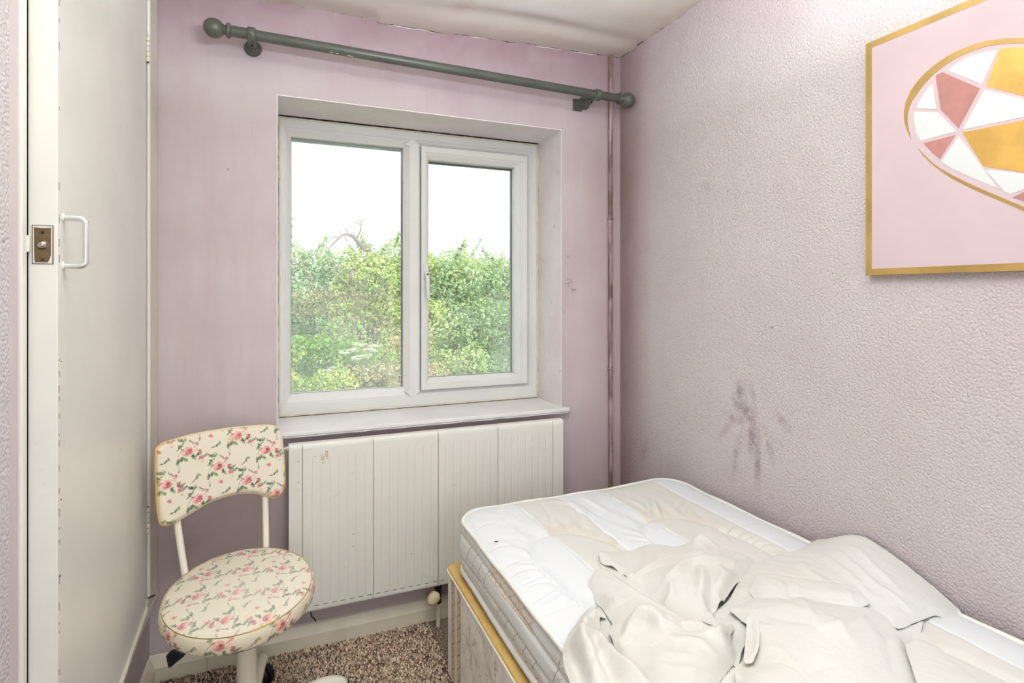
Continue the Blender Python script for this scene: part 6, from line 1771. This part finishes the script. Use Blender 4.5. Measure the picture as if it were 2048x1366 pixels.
BACK_UV = [(-0.1865, 0.0883), (-0.1835, 0.0993), (-0.1657, 0.1118), (-0.1343, 0.1163), (-0.0964, 0.1215), (-0.0419, 0.1243), (0.0157, 0.1241), (0.0775, 0.1204), (0.1327, 0.1151), (0.1557, 0.1094), (0.1693, 0.1006), (0.179, 0.0789), (0.1822, 0.0251), (0.1827, -0.0592), (0.1803, -0.0866), (0.1729, -0.1078), (0.1613, -0.1198), (0.1457, -0.1227), (0.1316, -0.1179), (0.1068, -0.1041), (0.086, -0.0945), (0.0517, -0.0865), (0.017, -0.0845), (-0.0194, -0.0863), (-0.0507, -0.0912), (-0.0903, -0.1052), (-0.1273, -0.1181), (-0.1501, -0.1244), (-0.1661, -0.1245), (-0.1791, -0.1185), (-0.1851, -0.1012), (-0.1879, -0.068), (-0.1886, -0.0113), (-0.1893, 0.0459)]
backrest()
# two posts from under the seat to the pad
for pts in [[(-1.7209, -0.2413, 0.6804), (-1.7168, -0.2515, 0.6113), (-1.6909, -0.2879, 0.462), (-1.6789, -0.2999, 0.412), (-1.6309, -0.3479, 0.377)], [(-1.4826, -0.1428, 0.6897), (-1.4785, -0.153, 0.6206), (-1.474, -0.2194, 0.482), (-1.478, -0.2314, 0.432), (-1.504, -0.2994, 0.397)]]:
    mb = MB(); mb.tube([tuple(p) for p in catmull(pts, 8)], 0.0098, 16)
    mb.build('back_post', M['chairmetal'], chair, True)
# pedestal
px_, py_ = SCx + 0.018, SCy - 0.030
mb = MB(); mb.lathe((px_, py_, 0.075), (0, 0, 1), [(0, 0.030), (0.004, 0.0335), (0.05, 0.0335), (0.052, 0.0275), (0.29, 0.0255)], 32)
mb.build('column', M['chairmetal'], chair, True)
mb = MB(); mb.lathe((px_, py_, 0.350), sn, [(0, 0.04), (0.006, 0.075), (0.032, 0.08)], 24)
mb.build('swivel_plate', M['black'], chair, True)
# height lever with a black paddle on the left
lv = Vector((SCx - 0.118, SCy - 0.092, 0.372))
mb = MB(); mb.tube([lv + Vector((0.09, 0.07, 0.0)), lv + Vector((0.02, 0.015, -0.004))], 0.005, 10)
lvr = mb.build('lever', M['black'], chair, True)
PADDLE = [(-1.7055, -0.5, 0.3497), (-1.6999, -0.5, 0.3574), (-1.6841, -0.5, 0.3614), (-1.6637, -0.5, 0.3486), (-1.666, -0.5, 0.3374), (-1.6819, -0.5, 0.327), (-1.6965, -0.5, 0.3164), (-1.701, -0.5, 0.3201)]
n = len(PADDLE)
mb = MB(); dv = Vector((0.4, 0.9, 0)).normalized() * 0.012
mb.add([Vector(p) for p in PADDLE] + [Vector(p) + dv for p in PADDLE], [tuple(range(n)), tuple(reversed(range(n, 2 * n)))] + [(i, i + n, (i + 1) % n + n, (i + 1) % n) for i in range(n)])
bevel(mb.build('paddle', M['black'], lvr), 0.003)
# five-star foot with twin castors
for k in range(5):
    a = math.radians(83 + 72 * k)
    d = Vector((math.cos(a), math.sin(a), 0))
    c0 = Vector((px_, py_, 0))
    pts = [c0 + d * r_ + Vector((0, 0, z_)) for r_, z_ in ((0.020, 0.092), (0.07, 0.098), (0.12, 0.102), (0.18, 0.112), (0.225, 0.110), (0.258, 0.098), (0.278, 0.080))]
    pc = catmull([np.array(p) for p in pts], 5)
    mb = MB(); mb.tube([tuple(p) for p in pc], [0.019] * (len(pc) - 5) + [0.0185, 0.018, 0.0165, 0.013, 0.007], 18)
    leg = mb.build('leg', M['chairmetal'], chair, True)
    cc = c0 + d * 0.280
    t_ = Vector((-d.y, d.x, 0))
    tw = (t_ * math.cos(.5) + d * math.sin(.5))
    if k == 0: tw = Vector((0.80, 0.6, 0)).normalized()
    mb = MB()
    for s_ in (-1, 1):
        mb.lathe(cc + tw * (s_ * 0.003) + Vector((0, 0, 0.033)), tw * s_, [(0, 0.032), (0.014, 0.032), (0.020, 0.028), (0.022, 0.018)], 26)
    mb.lathe(cc + Vector((0, 0, 0.04)), (0, 0, 1), [(0, 0.009), (0.055, 0.009)], 12)
    mb.build('castor', M['black'], leg, True)

# ------------------------------------------------------------------ outside: overgrown hedge beyond the house
GZ = -2.75
mb = MB(); mb.box(-14, 16, TH, 30, GZ - 0.2, GZ)
o = mb.build('ground', M['ground']) if 'ground' in M else mb.build('ground', M['bark']); tag(o, kind='structure')
def leaves(blobs, n, size, pal, seed, parent, name='foliage', flat=0.0, shell=0.35):
    """leaf blades scattered over a set of lumps: (x, y, z, rx, ry, rz)"""
    q = np.random.default_rng(seed)
    bl = np.array(blobs); vol = (bl[:, 3] * bl[:, 5] + bl[:, 3] * bl[:, 4] + bl[:, 4] * bl[:, 5])
    idx = q.choice(len(bl), n, p=vol / vol.sum())
    dirs = q.normal(size=(n, 3)); dirs /= np.linalg.norm(dirs, axis=1)[:, None]
    rad_ = 1 - shell * q.random(n) ** 1.6
    lump = 1 + 0.30 * vnoise(dirs * 1.0 + idx[:, None] * 3.1, 2.4, seed, 3)
    P = bl[idx, :3] + dirs * bl[idx, 3:] * (rad_ * lump)[:, None]
    keep = P[:, 2] > GZ
    P, dirs, idx, lump, rad_ = P[keep], dirs[keep], idx[keep], lump[keep], rad_[keep]; n = len(P)
    nrm = dirs + q.normal(size=(n, 3)) * .75 + np.array([0, -0.15, 0.45]); nrm /= np.linalg.norm(nrm, axis=1)[:, None]
    t1 = np.cross(nrm, q.normal(size=(n, 3))); t1 /= np.linalg.norm(t1, axis=1)[:, None]
    t2 = np.cross(nrm, t1)
    L = size * q.uniform(.6, 1.35, n)[:, None]; Wd = L * q.uniform(.42, .62, n)[:, None]
    V = np.stack([P - t1 * L, P + t2 * Wd + nrm * L * .12, P + t1 * L * 1.05, P - t2 * Wd + nrm * L * .12], 1)
    Fc = (np.arange(n)[:, None] * 4 + np.arange(4)[None]).astype(np.int32)
    pal_ = np.array([lin(*p)[:3] for p in pal])
    pick = np.clip(((vnoise(P, 1.3, seed + 5, 2) * .9 + q.normal(size=n) * .32) * .5 + .5) * len(pal), 0, len(pal) - 1).astype(int)
    c = pal_[pick] * q.uniform(.75, 1.2, (n, 1))
    o = put(name, V.reshape(-1, 3), Fc, M['leaf'], parent)
    setcol(o, np.repeat(c, 4, 0))
    o['kind'] = 'stuff'
    return o
def stems(base, tips, parent, mat, r0=0.05, r1=0.006, seed=1, name='branches'):
    q = np.random.default_rng(seed); mb = MB()
    for tp in tips:
        b = Vector(base); t_ = Vector(tp); m1 = b.lerp(t_, .4) + Vector(q.normal(size=3) * .12); m2 = b.lerp(t_, .75) + Vector(q.normal(size=3) * .10)
        pts = catmull([b, m1, m2, t_], 4)
        mb.tube([tuple(p) for p in pts], list(np.linspace(r0, r1, len(pts))), 6)
    return mb.build(name, mat, parent, True)
GREEN = [(104, 138, 78), (136, 166, 96), (162, 190, 116), (186, 208, 136), (206, 220, 158)]
COOL = [(98, 138, 100), (126, 164, 116), (152, 188, 134), (178, 206, 156), (210, 226, 186)]
YEL = [(132, 156, 72), (162, 184, 92), (188, 206, 114), (206, 220, 138), (218, 226, 160)]
BRN = [(120, 118, 92), (150, 146, 112), (172, 166, 130), (150, 160, 112), (186, 176, 146)]
PNK = [(176, 178, 128), (196, 190, 146), (206, 186, 156), (190, 196, 140), (214, 206, 172)]
LUSH = [(108, 142, 96), (140, 172, 118), (168, 196, 136), (190, 212, 152), (212, 226, 176)]
WHT = [(214, 222, 200), (226, 230, 214), (200, 214, 176)]
FRESH = [(104, 146, 62), (128, 174, 76), (150, 194, 94), (172, 208, 112), (120, 160, 84)]
def bush(name, label, x, y, top, w, seed, pal, n, size, lumps=9, group=None, depth=None, low=GZ):
    q = np.random.default_rng(seed)
    depth = depth or w * .8
    t_ = thing(name, label, 'shrub' if 'shrub' in name or 'bush' in name else 'tree', (x, y, GZ), group)
    bl = []
    hgt = top - low
    for k in range(lumps):
        fz = q.uniform(0.18, 0.86)
        rr = w * q.uniform(.30, .52)
        bl.append((x + q.uniform(-.5, .5) * w * (1.1 - .5 * fz), y + q.uniform(-.5, .5) * depth, low + hgt * fz, rr, rr * .9, min(rr * q.uniform(.7, 1.0), (1.0 - fz) * hgt * .9 + .2)))
    for k in range(6):
        rr = w * q.uniform(.14, .26)
        bl.append((x + (k - 2.5) / 3 * w * .62 + q.uniform(-.1, .1), y + q.uniform(-.3, .3) * depth, top - rr * q.uniform(.95, 1.35), rr, rr, rr))
    leaves(bl, int(n * 2.1), size, pal, seed, t_)
    stems((x, y, GZ), [(b[0], b[1], b[2]) for b in bl], t_, M['bark'], .035, .006, seed, 'stems')['kind'] = 'stuff'
    # loose shoots breaking the outline
    mb = MB(); P_ = []
    for k in range(14):
        b = bl[q.integers(len(bl))]
        p0 = Vector((b[0], b[1], b[2] + b[5] * .7)); p1 = p0 + Vector((q.uniform(-.25, .25), q.uniform(-.15, .15), q.uniform(.18, .42)))
        mb.tube([p0, p0.lerp(p1, .5) + Vector((q.uniform(-.03, .03), 0, .02)), p1], [.006, .004, .002], 5)
        for s_ in np.linspace(.3, 1, 5): P_.append(tuple(p0.lerp(p1, float(s_))) + (.05, .05, .06))
    mb.build('shoots', M['bark'], t_, True)['kind'] = 'stuff'
    leaves(P_, len(P_) * 14, size * .9, pal, seed + 50, t_, 'shoot_foliage', shell=.9)
    return t_

M_ = None
t = NT('rough_grass', 0.9, 0.1)
t.color(t.mix(t.noise(3, 5), lin(96, 116, 66), lin(140, 148, 96)))
o.data.materials[0] = t.m
SHRUBS = [('hedge_bush', 'tall grey green bush at the left end of the hedge', None, -1.338, 7.6, 1.981, 2.6, 1, 'C', 30000, 0.03), ('hedge_bush', 'tall bush with the dead tree rising out of it', None, -0.31, 7.7, 2.12, 2.0, 2, 'G', 19000, 0.03), ('hedge_bush', 'tall yellow green bush seen either side of the mullion', None, 0.543, 7.4, 2.004, 1.7, 3, 'Y', 16000, 0.029), ('hedge_bush', 'tall pale bush rising highest behind the casement', None, 1.425, 7.6, 2.07, 1.9, 4, 'L', 18000, 0.029), ('hedge_bush', 'tall cool green bush at the right end of the hedge', None, 2.578, 7.2, 1.957, 2.6, 5, 'C', 28000, 0.029), ('twiggy_bush', 'sparse brownish twiggy bush in the middle of the fixed pane', None, -0.712, 5.7, 1.361, 1.0, 8, 'B', 6500, 0.022), ('leafy_bush', 'dense blue green bush with dark hollows filling the casement', None, 1.362, 5.9, 1.294, 1.8, 9, 'L', 17000, 0.026), ('leafy_bush', 'light green bush in front of the hedge left of the mullion', None, -0.116, 5.6, 1.259, 1.1, 10, 'Y', 9000, 0.025), ('rounded_shrub', 'bright fresh green rounded shrub low in the fixed pane', None, -1.003, 4.7, 0.811, 0.85, 11, 'F', 10000, 0.018), ('flowering_shrub', 'shrub with pale whitish flower sprays low in the fixed pane', None, -0.616, 4.5, 0.675, 0.75, 12, 'F', 8000, 0.019), ('tinged_shrub', 'pinkish yellow shrub in the lower corner by the mullion', None, -0.308, 4.2, 0.577, 0.85, 13, 'P', 9000, 0.018), ('pale_shrub', 'pale yellow green shrub in the lower left corner of the fixed pane', None, -1.203, 4.0, 0.502, 0.8, 14, 'Y', 8000, 0.018), ('low_shrub', 'light green shrub low in the casement beside the mullion', None, 0.522, 4.8, 0.62, 0.9, 15, 'G', 9000, 0.02), ('low_shrub', 'blue green shrub low in the casement far from the mullion', None, 1.302, 4.9, 0.517, 1.0, 16, 'C', 9000, 0.02)]
PALS = dict(G=GREEN, C=COOL, Y=YEL, B=BRN, P=PNK, F=FRESH, L=LUSH)
for (nm, lab, grp, x, y, top, w, seed, pal, n, size) in SHRUBS:
    bush(nm, lab, x, y, top, w, seed, PALS[pal], n, size, group=grp)
# pale flower heads over the flowering shrub
for o in list(COL.objects):
    if o.name.startswith('flowering_shrub'):
        fl = []
        q5 = np.random.default_rng(3)
        for (bx, by, bz) in [(-0.7831, 4.22, 0.645), (-0.7034, 4.22, 0.6584), (-0.6121, 4.22, 0.7104), (-0.6659, 4.22, 0.5685), (-0.5252, 4.22, 0.6515), (-0.4869, 4.22, 0.7059), (-0.9661, 4.22, 0.4406), (-0.8986, 4.22, 0.4589), (-0.5688, 4.22, 0.5865)]:
            for k in range(5): fl.append((bx + q5.uniform(-.05, .05), by, bz + q5.uniform(-.02, .02), .045, .04, .012))
        leaves(fl, 1500, .011, WHT, 77, o, 'flower_heads', shell=.9)
# dead tree: bleached, broken crown above the hedge
dt = thing('dead_tree', 'bare bleached dead tree rising above the hedge behind the fixed pane', 'tree', (-0.0587, 7.3, -2.75))
for k, (pts, r0, r1) in enumerate([([(-0.0587, 7.3, -2.75), (-0.091, 7.3, 1.6657), (-0.1636, 7.3, 1.9775), (-0.2676, 7.3, 2.1221), (-0.3549, 7.3, 2.2172), (-0.4101, 7.3, 2.2477)], 0.055, 0.022), ([(-0.3549, 7.3, 2.209), (-0.4729, 7.3, 2.2452), (-0.5665, 7.3, 2.1767), (-0.6748, 7.3, 2.0598), (-0.7439, 7.3, 1.9772)], 0.024, 0.008), ([(-0.2994, 7.3, 2.1702), (-0.2516, 7.3, 2.2539), (-0.2197, 7.3, 2.3538), (-0.2197, 7.3, 2.4524), (-0.2516, 7.3, 2.4837)], 0.02, 0.006), ([(-0.2197, 7.3, 2.4031), (-0.2994, 7.3, 2.4486), (-0.347, 7.3, 2.3973)], 0.01, 0.004), ([(-0.2197, 7.3, 2.4359), (-0.1796, 7.3, 2.5036), (-0.1636, 7.3, 2.4386)], 0.01, 0.004), ([(-0.4101, 7.3, 2.2314), (-0.4573, 7.3, 2.3271), (-0.4886, 7.3, 2.2933)], 0.012, 0.004), ([(-0.4729, 7.3, 2.2289), (-0.4573, 7.3, 2.1482), (-0.418, 7.3, 2.0681), (-0.4022, 7.3, 1.9463)], 0.012, 0.004), ([(-0.5665, 7.3, 2.1767), (-0.644, 7.3, 2.19), (-0.7056, 7.3, 2.1232), (-0.7516, 7.3, 2.1056)], 0.01, 0.003), ([(-0.5198, 7.3, 2.2271), (-0.551, 7.3, 2.2907), (-0.5276, 7.3, 2.3241)], 0.008, 0.003), ([(-0.2914, 7.3, 2.1787), (-0.3311, 7.3, 2.2508), (-0.339, 7.3, 2.2995)], 0.01, 0.004)]):
    mb = MB(); pc = catmull([np.array(p) for p in pts], 5)
    mb.tube([tuple(p) for p in pc], list(np.linspace(r0, r1, len(pc))), 7)
    mb.build('trunk' if k == 0 else 'branch', M['deadwood'], dt, True)
